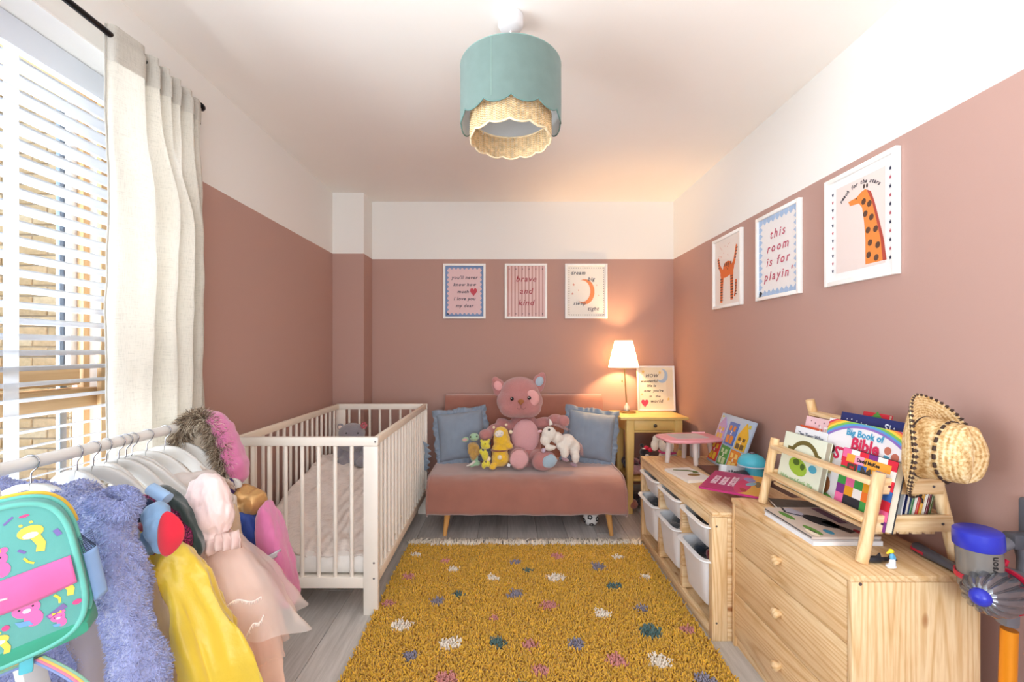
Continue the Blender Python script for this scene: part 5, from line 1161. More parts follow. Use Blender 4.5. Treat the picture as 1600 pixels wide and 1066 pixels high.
# ---------------------------------------------------------------- cordless vacuum on its wall dock
vc = thing('cordless_vacuum', 'grey cordless vacuum with a blue-lidded dust bin hanging on the wall at right', 'vacuum cleaner', (1.2, 1.08, 0))
vg = mat('#6A6B73', .35, .04, 30, .05, 300); vb = mat('#2A34B4', .3); vr = plastic('#C21E3E', .3); ch_ = mat('#84878F', .22, .04, 20, 0, metal=.75)
D = 1.08; c = q(1531, 905, D); t_ = Vector((-.06, 0, 1)).normalized()
top = q(1528, 843, D)
b = B(); b.cyl(top+t_*(-.118), top+t_*(-.012), .042, .0425, 40); b.build('dust_bin', mat('#77736F', .12, .05, 12, 0, spec=.7), vc)
b = B(); M_ = t_.to_track_quat('Z', 'Y').to_matrix()
b.lathe([(0, .026), (.040, .026), (.0455, .022), (.0465, .008), (.0465, -.014), (.044, -.018), (0, -.018)], top, M_, 48); b.build('bin_lid', vb, vc)
b = B(); b.lathe([(.0435, 0), (.047, 0), (.047, -.012), (.0435, -.012)], top+t_*(-.083), M_, 40); b.build('bin_ring', vr, vc)
# cyclone cluster: fluted cone pointing to the camera's left
ax = Vector((-.80, -.42, .12)).normalized(); S0 = q(1553, 926, D-.03)
MA = ax.to_track_quat('Z', 'Y').to_matrix()
b = B()
def cyc(u, v):
    th = 2*PI*u; fl = abs(math.cos(7*th))**.6; prof = [(0.055, -.045), (.064, -.02), (.060, .01), (.047, .038), (.032, .052), (.020, .056)]
    t = v*5; i = min(int(t), 4); f = t-i; r = prof[i][0]*(1-f)+prof[i+1][0]*f; z = prof[i][1]*(1-f)+prof[i+1][1]*f
    r *= .86+.2*fl*math.sin(PI*min(1, max(0, v*.9+.1)))**.4
    return S0+MA @ Vector((math.cos(th)*r*.84, math.sin(th)*r*.84, z*1.35+.012))
b.grid(cyc, 168, 26, cu=True); b.build('cyclones', ch_, vc, ang=180)
b = B(); b.lathe([(0, .104), (.008, .103), (.016, .098), (.020, .089), (.019, .08), (0, .08)], S0, MA, 32); b.build('blue_cap', vb, vc)
b = B(); b.lathe([(.048, -.045), (.056, -.042), (.056, -.056), (.048, -.06)], S0, MA, 40); b.build('red_ring', vr, vc)
b = B(); b.lathe([(0, -.05), (.052, -.052), (.052, -.085), (.045, -.125), (.03, -.14), (0, -.142)], S0, MA, 40); b.build('motor_housing', vg, vc)
# handle loop, battery, dock, wand
h0 = q(1562, 862, D+.04)
b = B(); b.tube([h0+Vector((-.02, 0, .0)), h0+Vector((.02, 0, .022)), h0+Vector((.055, 0, .018)), h0+Vector((.066, 0, -.02)), h0+Vector((.062, 0, -.075)), h0+Vector((.03, 0, -.10))], [.014, .015, .016, .016, .015, .016], 16); b.build('handle', vg, vc, ang=180)
b = B(); b.box(h0+Vector((.03, 0, -.066)), (.10, .045, .022), (0, .05, 0), .006); b.build('battery', vg, vc)
b = B(); b.box(h0+Vector((.0, -.006, -.028)), (.010, .02, .028), (0, .4, 0), .003); b.build('trigger', vr, vc)
b = B(); b.cyl(q(1573, 925, D+.02), q(1575, 975, D+.02), .021, .019, 28); b.box(q(1574, 960, D+.0), (.036, .03, .05), bev=.006); b.build('wand_coupling', vg, vc)
b = B(); b.cyl(q(1577, 984, D+.02), Vector((1.262, 1.10, .19)), .0165, n=28); b.build('wand', mat('#E8921E', .3, .02, 10, 0, metal=.3), vc)
b = B(); b.box((1.26, 1.09, .085), (.075, .24, .06), (0, 0, PI/2), .015); b.cyl((1.262, 1.10, .10), (1.262, 1.10, .20), .018); b.cyl((1.26, .97, .036), (1.26, 1.21, .036), .033, n=28); b.build('floor_head', vg, vc)
tx = text('lettering', 'dyson', .022, mat('#1C1C20', .5), vc, Matrix.Identity(4), 'CENTER', 0, .0002, 1.0, .0003)
cd_ = Vector((-.20, -1, 0)).normalized(); sx_ = Vector((0, 0, 1)); xx = -sx_; zz = cd_; yy = zz.cross(xx)
xx = Vector((0, 0, 1)); yy = zz.cross(xx)
Mt = Matrix((xx, yy, zz)).transposed().to_4x4(); Mt.translation = top+t_*(-.050)+cd_*.0436+Vector((0, 0, 0)); tx.data.transform(MW(vc).inverted() @ Mt)
dk = thing('wall_dock', 'dark grey wall bracket holding the cordless vacuum', 'wall bracket', (XR-.01, 1.10, .72))
b = B(); b.box((XR-.010, 1.085, .725), (.018, .125, .16), (0, 0, 0), .008); b.build('bracket_plate', mat('#5A5D66', .4, .03, 30), dk)
b = B(); b.box((XR-.045, 1.12, .70), (.06, .035, .04), bev=.008); b.build('bracket_arm', mat('#50525A', .4, .03, 30), dk)
# ---------------------------------------------------------------- clothes rail
KX, KZ = -1.12, .925
ck = thing('clothes_rail', 'white wooden clothes rail with A-shaped ends in front of the window', 'clothes rail', (KX, 1.25, 0))
kw = mat('#E2E0DC', .38, .01, 8, .03, 90)
b = B(); b.cyl((KX, .86, KZ), (KX, 1.60, KZ), .0152, n=28); b.build('rail', kw, ck)
for y in (.90, 1.575):
    for s in (-1, 1):
        b = B(); b.bar((KX+s*.006, y+s*.011, KZ+.045), (KX+s*(.20 if s < 0 else .26), y+s*.011, .0), (.02, .045), (0, 1, 0), .003); b.build('leg', kw, ck)
    b = B(); b.bar((KX-.17, y, .18), (KX+.20, y, .18), (.018, .04), (0, 1, 0), .003); b.build('brace', kw, ck)
# hangers
hm = mat('#CFCDC9', .35, .01, 6, .02, 90); wire = metal('#A9A9AE', .25)
AP = [(0, 0), (.03, -.003), (.06, -.016), (.09, -.038), (.125, -.070), (.165, -.105), (.205, -.128), (.215, -.131)]
def make_hanger():
    t = thing('clothes_hanger', '', 'hanger', (0, 0, 0))
    for s in (-1, 1):
        b = B(); secs = []
        for i, (x, z) in enumerate(AP):
            hgt = (.019, .0195, .020, .0205, .020, .019, .014, .004)[i]; wd = (.0055, .0065, .0075, .008, .008, .008, .007, .003)[i]
            a = AP[min(i+1, 7)]; c_ = AP[max(i-1, 0)]; d = Vector((s*(a[0]-c_[0]), 0, a[1]-c_[1])).normalized(); n_ = Vector((-d.z, 0, d.x)) if s > 0 else Vector((d.z, 0, -d.x))
            secs.append((Vector((s*x, 0, z-.062)), n_*hgt, Vector((0, wd, 0))))
        b.loft(secs, 20, sq=.5); b.build('hanger_arm', hm, t, False)
    b = B(); pts = [(0, 0, -.046), (0, 0, -.025), (.004, 0, -.016), (.013, 0, -.008), (.019, 0, .004), (.0185, 0, .012), (.012, 0, .0195), (.0, 0, .0225), (-.010, 0, .0205), (-.0175, 0, .013), (-.0185, 0, .004)]
    pts = [Vector((spl([(p[0], p[2]) for p in pts], i/40)[0], 0, spl([(p[0], p[2]) for p in pts], i/40)[1])) for i in range(41)]
    b.tube(pts, .0016, 7); b.build('hook', wire, t, False, ang=180); return t
hg0 = make_hanger()
labs = ['white hanger under the purple fleece, nearest the backpack', 'white hanger with its bare tip above the red and blue sleeve', 'white hanger, third along the rail from the backpack', 'white hanger with its bare tip through the light blue strap', 'white hanger, fifth along the rail from the backpack', 'white hanger in the middle of the close-packed hooks', 'white hanger, seventh along the rail from the backpack', 'white hanger beneath the pale puff-sleeved dress', 'white hanger second from the fur-trimmed hood', 'white hanger beside the fur-trimmed hood at the far end of the rail']
for i, y in enumerate((1.025, 1.137, 1.181, 1.22, 1.259, 1.282, 1.304, 1.358, 1.43, 1.487)):
    o = hg0 if i == 0 else dup(hg0)
    o.location = (KX, y, KZ-.0055); o.rotation_euler = (0, (-.03, .02, -.015, .025, .01, -.02, 0, .02, -.01, .015)[i], (.05, -.25, .03, -.22, -.04, .05, -.03, .04, -.05, .03)[i]); o['label'] = labs[i]; o['group'] = 'white hangers on the clothes rail'

def garment(b, y, rows, n=72, k=0, ph=0, dy=0, sq=.9):
    """rows: (z, xleft, xright, half depth, ruffle)"""
    b.loft([(((r[1]+r[2])/2, y+(dy*(i/(len(rows)-1))), r[0]), ((r[2]-r[1])/2, 0, 0), (0, r[3], 0), r[4] if len(r) > 4 else 0) for i, r in enumerate(rows)], n, k, ph, True, sq)
def dense(rows, m=5):
    out = []
    for i in range((len(rows)-1)*m+1):
        t = i/m; j = min(int(t), len(rows)-2); f = t-j; A, Z = [list(x)+[0]*(5-len(x)) for x in (rows[j], rows[j+1])]
        f = f*f*(3-2*f) if False else f
        out.append(tuple(A[q_]*(1-f)+Z[q_]*f for q_ in range(5)))
    return out
def fluff(o, n, ln, m, parent, seed=1, down=.6, name='fur', w_=.0011):
    """short hairs standing on the mesh o (world coords of o.data are in parent's space)"""
    me = o.data; me.calc_loop_triangles(); rs = np.random.RandomState(seed)
    nv = len(me.vertices); co = np.empty(nv*3); me.vertices.foreach_get('co', co); co = co.reshape(-1, 3); no = np.empty(nv*3); me.vertex_normals.foreach_get('vector', no); no = no.reshape(-1, 3)
    tr = np.empty(len(me.loop_triangles)*3, int); me.loop_triangles.foreach_get('vertices', tr); tr = tr.reshape(-1, 3)
    ar = np.linalg.norm(np.cross(co[tr[:, 1]]-co[tr[:, 0]], co[tr[:, 2]]-co[tr[:, 0]]), axis=1); pick = rs.choice(len(tr), n, p=ar/ar.sum())
    u = rs.rand(n, 2); fl_ = u.sum(1) > 1; u[fl_] = 1-u[fl_]; w3 = np.stack([1-u.sum(1), u[:, 0], u[:, 1]], 1)
    p = (co[tr[pick]]*w3[:, :, None]).sum(1); nn = (no[tr[pick]]*w3[:, :, None]).sum(1)
    d = nn+rs.normal(0, .45, (n, 3)); d /= np.linalg.norm(d, axis=1)[:, None]
    L_ = ln*rs.uniform(.5, 1.2, n)[:, None]; s = np.cross(d, rs.normal(0, 1, (n, 3))); s /= np.linalg.norm(s, axis=1)[:, None]; s *= w_
    g = np.array([0, 0, -1.])*L_*down
    V = np.stack([p-s, p+s, p+d*L_*.6+s*.8+g*.2, p+d*L_*.6-s*.8+g*.2, p+d*L_+g], 1).reshape(-1, 3)
    F_ = []
    base = np.arange(n)*5
    fq = np.stack([base, base+1, base+2, base+3], 1); ft = np.stack([base+3, base+2, base+4], 1)
    loops = np.concatenate([fq, ft], 1).ravel(); tot = np.tile([4, 3], n); st_ = np.concatenate([[0], np.cumsum(tot)[:-1]])
    m2 = bpy.data.meshes.new(name); m2.vertices.add(len(V)); m2.vertices.foreach_set('co', V.ravel().astype(np.float32)); m2.loops.add(len(loops)); m2.loops.foreach_set('vertex_index', loops.astype(np.int32))
    m2.polygons.add(len(tot)); m2.polygons.foreach_set('loop_start', st_.astype(np.int32)); m2.polygons.foreach_set('loop_total', tot.astype(np.int32)); m2.update(); m2.validate()
    r = link(name, m2, m, parent, False); r['kind'] = 'stuff'; return r

# --- purple fleece robe on the first hanger
rob = thing('fleece_robe', 'lavender purple fluffy fleece robe hanging behind the backpack', 'robe', (-1.02, 1.03, .86))
lav = plush('#8F96C4', .10, 75, 1, .7, .010)
rp_ = [(q(-20, 776, 1.06), (.085, .05, .045)), (q(50, 790, 1.05), (.075, .055, .055)), (q(105, 790, 1.04), (.070, .055, .050), (0, .2, 0)), (q(150, 812, 1.02), (.060, .055, .055), (0, .5, 0)), (q(177, 806, 1.0), (.045, .045, .030))]
for i in range(7):
    rp_.append((q(60+i*6, 830+i*45, 1.06), (.16-.004*i, .055, .065)))
for i in range(8):
    rp_.append((q(176+i*7.0, 838+i*37, .995-.005*i), (.047+.002*i, .050, .062), (0, -.12, 0)))
o = blob('robe_body', rp_, lav, rob, .011, 4, .012, 13); crease(o.data, .022, 11)
fluff(o, 42000, .008, mat('#98A0CC', 1, .14, 60, 0, 100, .001, 0, .5, .05), rob, 3, .3, 'pile')
b = B(); b.tube([q(179+math.cos(t)*29, 785+math.sin(t)*13+3*math.sin(2*t), 1.0+.035*math.sin(t+3.14)) for t in [2*PI*i/40 for i in range(40)]], .0155, 12, True); o = b.build('collar', lav, rob, ang=180); wobble(o.data, .004, 30)
fluff(o, 7000, .008, mat('#98A0CC', 1, .14, 60, 0, 100, .001, 0, .5, .05), rob, 5, .3, 'pile')
b = B(); b.bar(q(196, 812, 1.03), q(196, 872, 1.03), (.018, .002), (0, 1, 0)); b.build('ribbon', fabric('#C9BFCB'), rob)

# --- backpack
bp = thing('backpack', 'turquoise child\'s backpack with animal print, pink band and green base, at far left', 'backpack', (-.905, .785, .752), (0, -.17, .72))
bp.location = (-.945, .80, .762); bp.scale = (.87, .87, .87)
teal = fabric('#66B0AA', 900, .03)
def rsec(y, w_, h_, cx=0, cz=0): return (Vector((cx, y, cz)), Vector((w_/2, 0, 0)), Vector((0, 0, h_/2)))
b = B(); b.loft([rsec(-.052, .262, .318), rsec(-.050, .268, .324), rsec(-.03, .278, .334), rsec(.005, .280, .336), rsec(.02, .27, .325)], 80, sq=.5); b.build('bag_body', teal, bp, False, ang=50)
def ringpts(w_, h_, y, sq=.5, n=90):
    out = []
    for i in range(n):
        t = 2*PI*i/n; a, c_ = math.cos(t), math.sin(t); out.append(Vector((math.copysign(abs(a)**sq, a)*w_/2, y, math.copysign(abs(c_)**sq, c_)*h_/2)))
    return out
b = B(); b.tube(ringpts(.268, .324, -.052), .0055, 8, True); b.build('piping', fabric('#6CC0B4'), bp, False, ang=180)
b = B(); b.tube(ringpts(.283, .339, -.022), .0045, 8, True); b.build('piping', fabric('#6CC0B4'), bp, False, ang=180)
b = B(); b.tube([p for p in ringpts(.282, .339, -.005) if p.z > .02][2:], .0075, 8); b.build('top_zip', fabric('#EBC544'), bp, False, ang=180)
b = B(); b.tube(ringpts(.281, .337, -.014), .0035, 6, True); b.build('zip_teeth', fabric('#8FB9C6'), bp, False, ang=180)
b = B(); b.loft([rsec(-.0555, .225, .020, 0, -.152), rsec(-.053, .250, .034, 0, -.151), rsec(-.01, .280, .064, 0, -.140), rsec(.022, .270, .064, 0, -.140)], 70, sq=.42); b.build('green_base', fabric('#3C9A7E', 900, .04), bp, False, ang=50)
b = B(); b.grid(lambda u, v: Vector(((u-.5)*.252, -.0545-.006*math.sin(PI*v)-.002*math.sin(u*19)*math.sin(PI*v), -.052+.066*v+.010*(u-.5)+.004*math.sin(u*7)*(1-v))), 50, 10); b.build('pink_band', fabric('#DD6AA8', 900, .05), bp, False, ang=180, mods=[('SOLIDIFY', dict(thickness=.003, offset=0))])
b = B(); b.tube([Vector((-.10+i*.009, -.0605, -.028+.0012*math.sin(i*2.1)+.0004*i)) for i in range(15)], .0022, 6); b.build('pocket_zip', mat('#F1D9E6', .8), bp, False, ang=180)
b = B()
def net(u, v): return Vector((.143+.022*math.sin(PI*v*.8), -.03+.045*v, -.11+.115*u))
b.grid(net, 14, 8); b.build('side_pocket', fabric('#8DB2E4'), bp, False, ang=180, mods=[('SOLIDIFY', dict(thickness=.003))])
b = B()
for i in range(9):
    b.tube([Vector((.143+.020*math.sin(PI*v/8*.8), -.03+.045*v/8, .005+.005*i)) for v in range(9)], .0007, 4); 
for i in range(10): v = i/9; b.tube([Vector((.143+.020*math.sin(PI*v*.8), -.03+.045*v, .005)), Vector((.141, -.03+.04*v, .045))], .0007, 4)
b.build('mesh_pocket', mat('#49597A', .7), bp, False, ang=180)
FM = T(0, -.0535, 0) @ UP
def bprint(nm, polys, c, lay): flat(nm, polys, mat(c, .85), bp, T(0, -.0530-.0004*lay, 0) @ UP, .0003)
def bearp(x, y, s):
    bprint('printed_bear', [disc(x, y, .019*s, 16, .016*s), disc(x-.016*s, y+.014*s, .006*s, 8), disc(x+.016*s, y+.014*s, .006*s, 8), disc(x+.006*s, y-.022*s, .013*s, 12, .016*s)], '#E870B0', 1)
    bprint('printed_bear_face', [disc(x, y-.004*s, .006*s, 8, .0045*s)], '#F3C9DE', 2); bprint('printed_bear_eyes', [disc(x-.009*s, y+.002*s, .002*s, 6), disc(x+.009*s, y+.002*s, .002*s, 6)], '#4A3446', 2)
    bprint('printed_bow', [[(x-.012*s, y+.022*s), (x, y+.017*s), (x-.012*s, y+.012*s)], [(x+.012*s, y+.022*s), (x, y+.017*s), (x+.012*s, y+.012*s)]], '#F0CE4A', 3)
    bprint('printed_book', [[(x-.018*s, y-.018*s), (x, y-.024*s), (x+.004*s, y-.034*s), (x-.014*s, y-.03*s)]], '#6FA4D8', 3)
def girp(x, y, s):
    bprint('printed_giraffe', [disc(x, y, .018*s, 14, .013*s), limb([(x+.004*s, y-.008*s), (x+.01*s, y-.028*s), (x+.006*s, y-.042*s)], .014*s, .012*s), disc(x-.01*s, y+.017*s, .003*s, 6), disc(x+.004*s, y+.019*s, .003*s, 6)], '#F0CF5A', 1)
    bprint('printed_giraffe_muzzle', [disc(x-.001*s, y-.006*s, .011*s, 10, .006*s)], '#F7F0DC', 2)
bearp(.020, .060, 1.05); girp(.078, .095, 1.1); bearp(.045, -.062, 1.1); girp(.105, -.03, .9); bearp(-.075, .06, 1); girp(-.05, -.075, 1); bearp(.085, -.105, .6); girp(.0, -.105, .75)
bprint('printed_tree', [disc(.0, .125, .02, 12, .015), disc(.018, .133, .007, 8), disc(-.014, .13, .007, 8)], '#49B48A', 1); bprint('printed_bench', [rect(-.03, .094, .03, .104), rect(-.024, .082, -.018, .094), rect(.018, .082, .024, .094)], '#C9C6DC', 1)
bprint('printed_pencil', [limb([(.055, .065), (.064, .055)], .005, .005), limb([(.113, .085), (.118, .07)], .009, .009), limb([(.045, .125), (.06, .137)], .004, .004)], '#7A6FB0', 1)
bprint('printed_banana', [limb([(.060, .045), (.064, .035), (.072, .028)], .004, .004), limb([(.088, -.055), (.094, -.065), (.093, -.076)], .005, .004)], '#F0D24A', 1)
bprint('printed_spot', [disc(-.012, .037, .007, 8), disc(.012, -.085, .006, 8), disc(.118, -.088, .008, 8, .006), disc(.075, .132, .008, 10, .003), disc(-.03, -.09, .01, 8, .004)], '#D84E88', 1)
bprint('printed_rocket', [limb([(.070, -.098), (.10, -.085)], .010, .012)], '#7C6CA4', 1)
b = B()
for j, cc in enumerate(('#E88AA8', '#F0C86A', '#8FC0A8', '#8FA4DC')):
    b = B(); b.grid(lambda u, v: Vector(spl([(-.02, -.175), (.03, -.178), (.075, -.16), (.10, -.135)], u).to_3d().xzy)+Vector((0, -.015+.02*u, -.0+(j+v)*-.0055)), 24, 2); b.build('strap_stripe', fabric(cc), bp, False, ang=180, mods=[('SOLIDIFY', dict(thickness=.0022))])
for j, cc in enumerate(('#8FA4DC', '#E88AA8', '#F0C86A', '#8FC0A8')):
    b = B(); b.grid(lambda u, v: Vector((.025+.065*math.sin(u*1.5)+(j+v)*.0055, -.02, -.19-.16*u)), 20, 2); b.build('strap_stripe', fabric(cc), bp, False, ang=180, mods=[('SOLIDIFY', dict(thickness=.0022))])
b = B(); b.box((.02, -.028, -.190), (.022, .008, .036), (0, .2, 0), .005); b.build('buckle', plastic('#5FC6D8'), bp, False)
b = B(); b.tube([Vector((-.03, .02, .165)), Vector((-.025, .03, .20)), Vector((0, .035, .212)), Vector((.025, .03, .20)), Vector((.03, .02, .165))], .006, 8); b.build('top_loop', fabric('#EBC544'), bp, False, ang=180)

# --- generic skirt helper: z rows, folds grow downward
CR = {'skirt': .020, 'under_skirt': .010, 'middle_tulle': .010, 'outer_tulle': .010, 'tulle_layer': .01}
def skirt(name, m, parent, y, rows, k, ph, n=150, dy=0, open_=False, solid=0):
    b = B(); R_ = dense(rows, 9)
    b.loft([(((r[1]+r[2])/2, y+dy*i/len(R_), r[0]+0), ((r[2]-r[1])/2, 0, 0), (0, r[3], 0), r[4]) for i, r in enumerate(R_)], n, k, ph, not open_, 1)
    o = b.build(name, m, parent, ang=180); wobble(o.data, .006, 9); crease(o.data, CR.get(name, .004), 11); return o
# --- beige tulle dress between robe and yellow skirt
bt = thing('beige_tulle_dress', 'greyish beige tulle dress between the purple robe and the yellow skirt', 'dress', (-1.05, 1.075, .7))
skirt('tulle_layer', see_through('#C9B6AE', .62, .9, .4), bt, 1.075, [(.80, -1.16, -.93, .02), (.72, -1.18, -.90, .03), (.60, -1.22, -.86, .045, .02), (.40, -1.24, -.79, .06, .04), (.2, -1.26, -.74, .07, .05)], 9, 0, open_=True)
# --- dress with yellow skirt, red sleeve in blue
yd = thing('yellow_skirt_dress', 'costume dress with a long shiny yellow skirt and a blue and red puff sleeve', 'dress', (-1.05, 1.13, .7))
satin = mat('#DDBE28', .42, .05, 6, .3, 60, .004, 0, .5, .5)
skirt('skirt', satin, yd, 1.14, [(.725, -1.14, -.90, .035, .0), (.675, -1.17, -.845, .06, .015), (.60, -1.22, -.785, .075, .03), (.50, -1.26, -.735, .085, .05), (.34, -1.30, -.655, .10, .06), (.12, -1.31, -.60, .11, .07)], 8, .6)
blob('bodice', [(q(236, 862, 1.13), (.05, .03, .05)), (q(225, 845, 1.14), (.05, .03, .05)), (q(205, 850, 1.15), (.08, .03, .06))], mat('#8E1630', .85, .1, 40, .3, 300, .001, 0, .6), yd, .007, 3)
sl_ = fabric('#8FB4DA', 600, .05)
blob('puff_sleeve', [(q(243, 806, 1.11), (.030, .03, .034), (0, .3, 0)), (q(252, 826, 1.10), (.034, .034, .044), (0, -.35, 0)), (q(236, 845, 1.11), (.032, .028, .034)), (q(259, 843, 1.10), (.026, .03, .034))], sl_, yd, .005, 3, .003, 40)
crease(bpy.data.objects[-1].data if False else [o for o in yd.children if o.name.startswith('puff_sleeve')][0].data, .007, 30)
b = B(); Mx = Matrix.Translation(q(259, 835, 1.064)) @ R(PI/2, 'X') @ R(.30, 'Y')
b.grid(lambda u, v: Mx @ Vector(((u-.5)*.052*(math.sin(PI*v)**.6+.04)+.012*math.sin(v*3), (v-.5)*.108, .016*math.cos((u-.5)*2.6)*math.sin(PI*v)-.004)), 14, 22); b.build('red_petal', fabric('#D8283C', 600, .05), yd, ang=180, mods=[('SOLIDIFY', dict(thickness=.003))])
# second row: navy bit, sequinned and dark green tops, pale blue strap
nv = thing('navy_shirt', 'dark navy top just behind the blue and red puff sleeve', 'top', (-.98, 1.16, .74))
blob('top_body', [(q(222, 795, 1.16), (.035, .02, .03)), (q(212, 805, 1.16), (.05, .02, .05)), (q(200, 825, 1.16), (.05, .02, .06))], fabric('#22304F'), nv, .006, 3)
def slab(name, m, parent, pts, y, th=.03, bulge=.010, wob=.004):
    """soft garment panel from an outline given at depth y"""
    b = B(); W = [q(px_, py__, y) for px_, py__ in pts]; 
    c_ = sum(W, Vector())/len(W); n = len(W); rings = []
    for (s, dy) in ((.94, -th/2-bulge*.3), (1.0, -th/4), (1.0, th/4), (.94, th/2)):
        rings.append([b.bm.verts.new(c_+(p-c_)*s+Vector((0, dy, 0))) for p in W])
    f0 = b.bm.verts.new(c_+Vector((0, -th/2-bulge, 0))); f1 = b.bm.verts.new(c_+Vector((0, th/2, 0)))
    for A, Z in zip(rings, rings[1:]):
        for k in range(n): b.bm.faces.new((A[k], A[(k+1) % n], Z[(k+1) % n], Z[k]))
    for k in range(n): b.bm.faces.new((f0, rings[0][(k+1) % n], rings[0][k])); b.bm.faces.new((f1, rings[-1][k], rings[-1][(k+1) % n]))
    o = b.build(name, m, parent, ang=180, mods=[('SUBSURF', dict(levels=3, render_levels=3))]); 
    if wob: wobble(o.data, wob, 22); crease(o.data, wob*1.2, 24)
    return o
sq_ = thing('sequin_shirt', 'magenta sequinned top with a pale blue shoulder strap over a hanger tip', 'top', (-.95, 1.19, .76))
def seqm():
    m, nt, p = newmat('sequin'); v = coords(nt); vo = nt.nodes.new('ShaderNodeTexVoronoi'); vo.inputs['Scale'].default_value = 260; nt.links.new(v, vo.inputs['Vector'])
    nt.links.new(ramp(nt, vo.outputs['Distance'], [(.15, '#D83A92'), (.42, '#7A1848'), (.7, '#3E0E2A')]), p.inputs['Base Color']); p.inputs['Roughness'].default_value = .3; p.inputs['Metallic'].default_value = .35; bump(nt, p, vo.outputs['Distance'], .8, .002); return m
slab('top_body', seqm(), sq_, [(222, 768), (240, 772), (262, 788), (286, 815), (305, 848), (290, 868), (268, 880), (258, 850), (245, 815), (228, 792)], 1.185, .04)
b = B(); b.cyl(q(236, 764, 1.165), q(262, 780, 1.155), .0155, .0155, 24); o = b.build('shoulder_strap', fabric('#9DBDE0'), sq_); wobble(o.data, .002, 40)
dgn = thing('velvet_shirt', 'very dark green velvet top between the sequinned top and the pale dress', 'top', (-.93, 1.25, .76))
slab('top_body', fabric('#16302E', 500, .08, 14, .7), dgn, [(243, 757), (268, 760), (296, 790), (310, 828), (320, 866), (302, 876), (285, 882), (278, 850), (262, 815), (246, 780)], 1.215, .04)

# --- pale pink princess dress
pdn = thing('pink_tulle_dress', 'pale pink party dress with satin puff sleeve and layered peach tulle skirt', 'dress', (-1.0, 1.32, .75))
sat = mat('#EFD3CF', .38, .03, 8, .4, 45, .004, 0, .4, .5)
skirt('under_skirt', mat('#F0CDBC', .8, .04, 12, .3, 70, .003, 0, .3), pdn, 1.31, [(.64, -1.04, -.845, .05, .0), (.60, -1.08, -.805, .07, .02), (.48, -1.16, -.755, .10, .04), (.30, -1.22, -.70, .12, .05), (.10, -1.26, -.67, .13, .06)], 9, .2)
skirt('middle_tulle', see_through('#F8E0D4', .45, .9, .4), pdn, 1.305, [(.645, -1.02, -.83, .055, .0), (.58, -1.10, -.785, .09, .03), (.44, -1.20, -.715, .12, .05), (.28, -1.27, -.68, .14, .06)], 11, .9, open_=True)
skirt('outer_tulle', see_through('#FBF3EE', .42, .9, .4), pdn, 1.30, [(.65, -1.02, -.825, .055, .0), (.60, -1.10, -.775, .09, .02), (.52, -1.2, -.70, .12, .05), (.43, -1.26, -.640, .14, .07), (.375, -1.28, -.605, .145, .09)], 7, 1.5, open_=True)
for (x0, y0, x1, y1) in ((333, 950, 408, 933), (378, 997, 412, 962), (330, 950, 345, 1000), (380, 1062, 400, 1050)):
    pts = [q(x0+(x1-x0)*t/24, y0+(y1-y0)*t/24+4*math.sin(t*.4), 1.185) for t in range(25)]
    b = B(); b.tube(pts, .0016, 5)
    for p_ in pts: b.tube([p_, p_+Vector((random.uniform(-.003, .003), 0, -.009))], .0009, 4)
    b.build('lace_trim', mat('#F5ECE6', .9), pdn, ang=180)
o = blob('puff_sleeve', [(q(326, 780, 1.27), (.064, .045, .072)), (q(332, 805, 1.26), (.060, .045, .062)), (q(324, 830, 1.27), (.055, .045, .045)), (q(308, 800, 1.29), (.04, .04, .07))], sat, pdn, .005, 2, .008, 18); crease(o.data, .009, 26, (1, 1, .5))
ruffle([q(296+i*8.6, 848-i*2.4+2*math.sin(i), 1.235+.002*i) for i in range(10)], (.018, -.010, -.045), .014, 6, 'sleeve_frill', see_through('#F2DCD6', .9, .8, .3), pdn, (0, -1, .3))
o = blob('collar_gauze', [(q(290, 752, 1.34), (.06, .03, .022), (0, .2, 0)), (q(318, 742, 1.35), (.045, .03, .016)), (q(268, 762, 1.33), (.05, .03, .022), (0, .3, 0))], see_through('#F0E4DE', .6, .8, .4), pdn, .007, 3, .008, 30)
b = B(); b.sph(q(283.5, 780, 1.235), .0035); b.build('pearl', mat('#F5EFEA', .2), pdn)
# --- plaid and cream pieces behind
pl_ = thing('plaid_dress', 'red and cream tartan dress peeking out behind the pale pink dress', 'dress', (-.98, 1.40, .75))
def plaid():
    m, nt, p = newmat('plaid'); L = nt.links.new; tc = nt.nodes.new('ShaderNodeTexCoord'); sp = nt.nodes.new('ShaderNodeSeparateXYZ'); L(tc.outputs['Object'], sp.inputs[0]); outs = []
    for ax_ in (0, 2):
        a = nt.nodes.new('ShaderNodeMath'); a.operation = 'MULTIPLY'; a.inputs[1].default_value = 34; L(sp.outputs[ax_], a.inputs[0]); f = nt.nodes.new('ShaderNodeMath'); f.operation = 'FRACT'; L(a.outputs[0], f.inputs[0]); g = nt.nodes.new('ShaderNodeMath'); g.operation = 'GREATER_THAN'; g.inputs[1].default_value = .72; L(f.outputs[0], g.inputs[0]); outs.append(g.outputs[0])
    ad = nt.nodes.new('ShaderNodeMath'); ad.operation = 'ADD'; L(outs[0], ad.inputs[0]); L(outs[1], ad.inputs[1]); h = nt.nodes.new('ShaderNodeMath'); h.operation = 'MULTIPLY'; h.inputs[1].default_value = .5; L(ad.outputs[0], h.inputs[0])
    L(ramp(nt, h.outputs[0], [(.2, '#7A1A2A'), (.5, '#A8605A'), (.8, '#E8D2B8')]), p.inputs['Base Color']); p.inputs['Roughness'].default_value = .9; return m
slab('dress_body', plaid(), pl_, [(322, 742), (338, 750), (350, 785), (356, 830), (362, 872), (345, 866), (322, 860), (318, 820), (316, 780)], 1.40, .04)
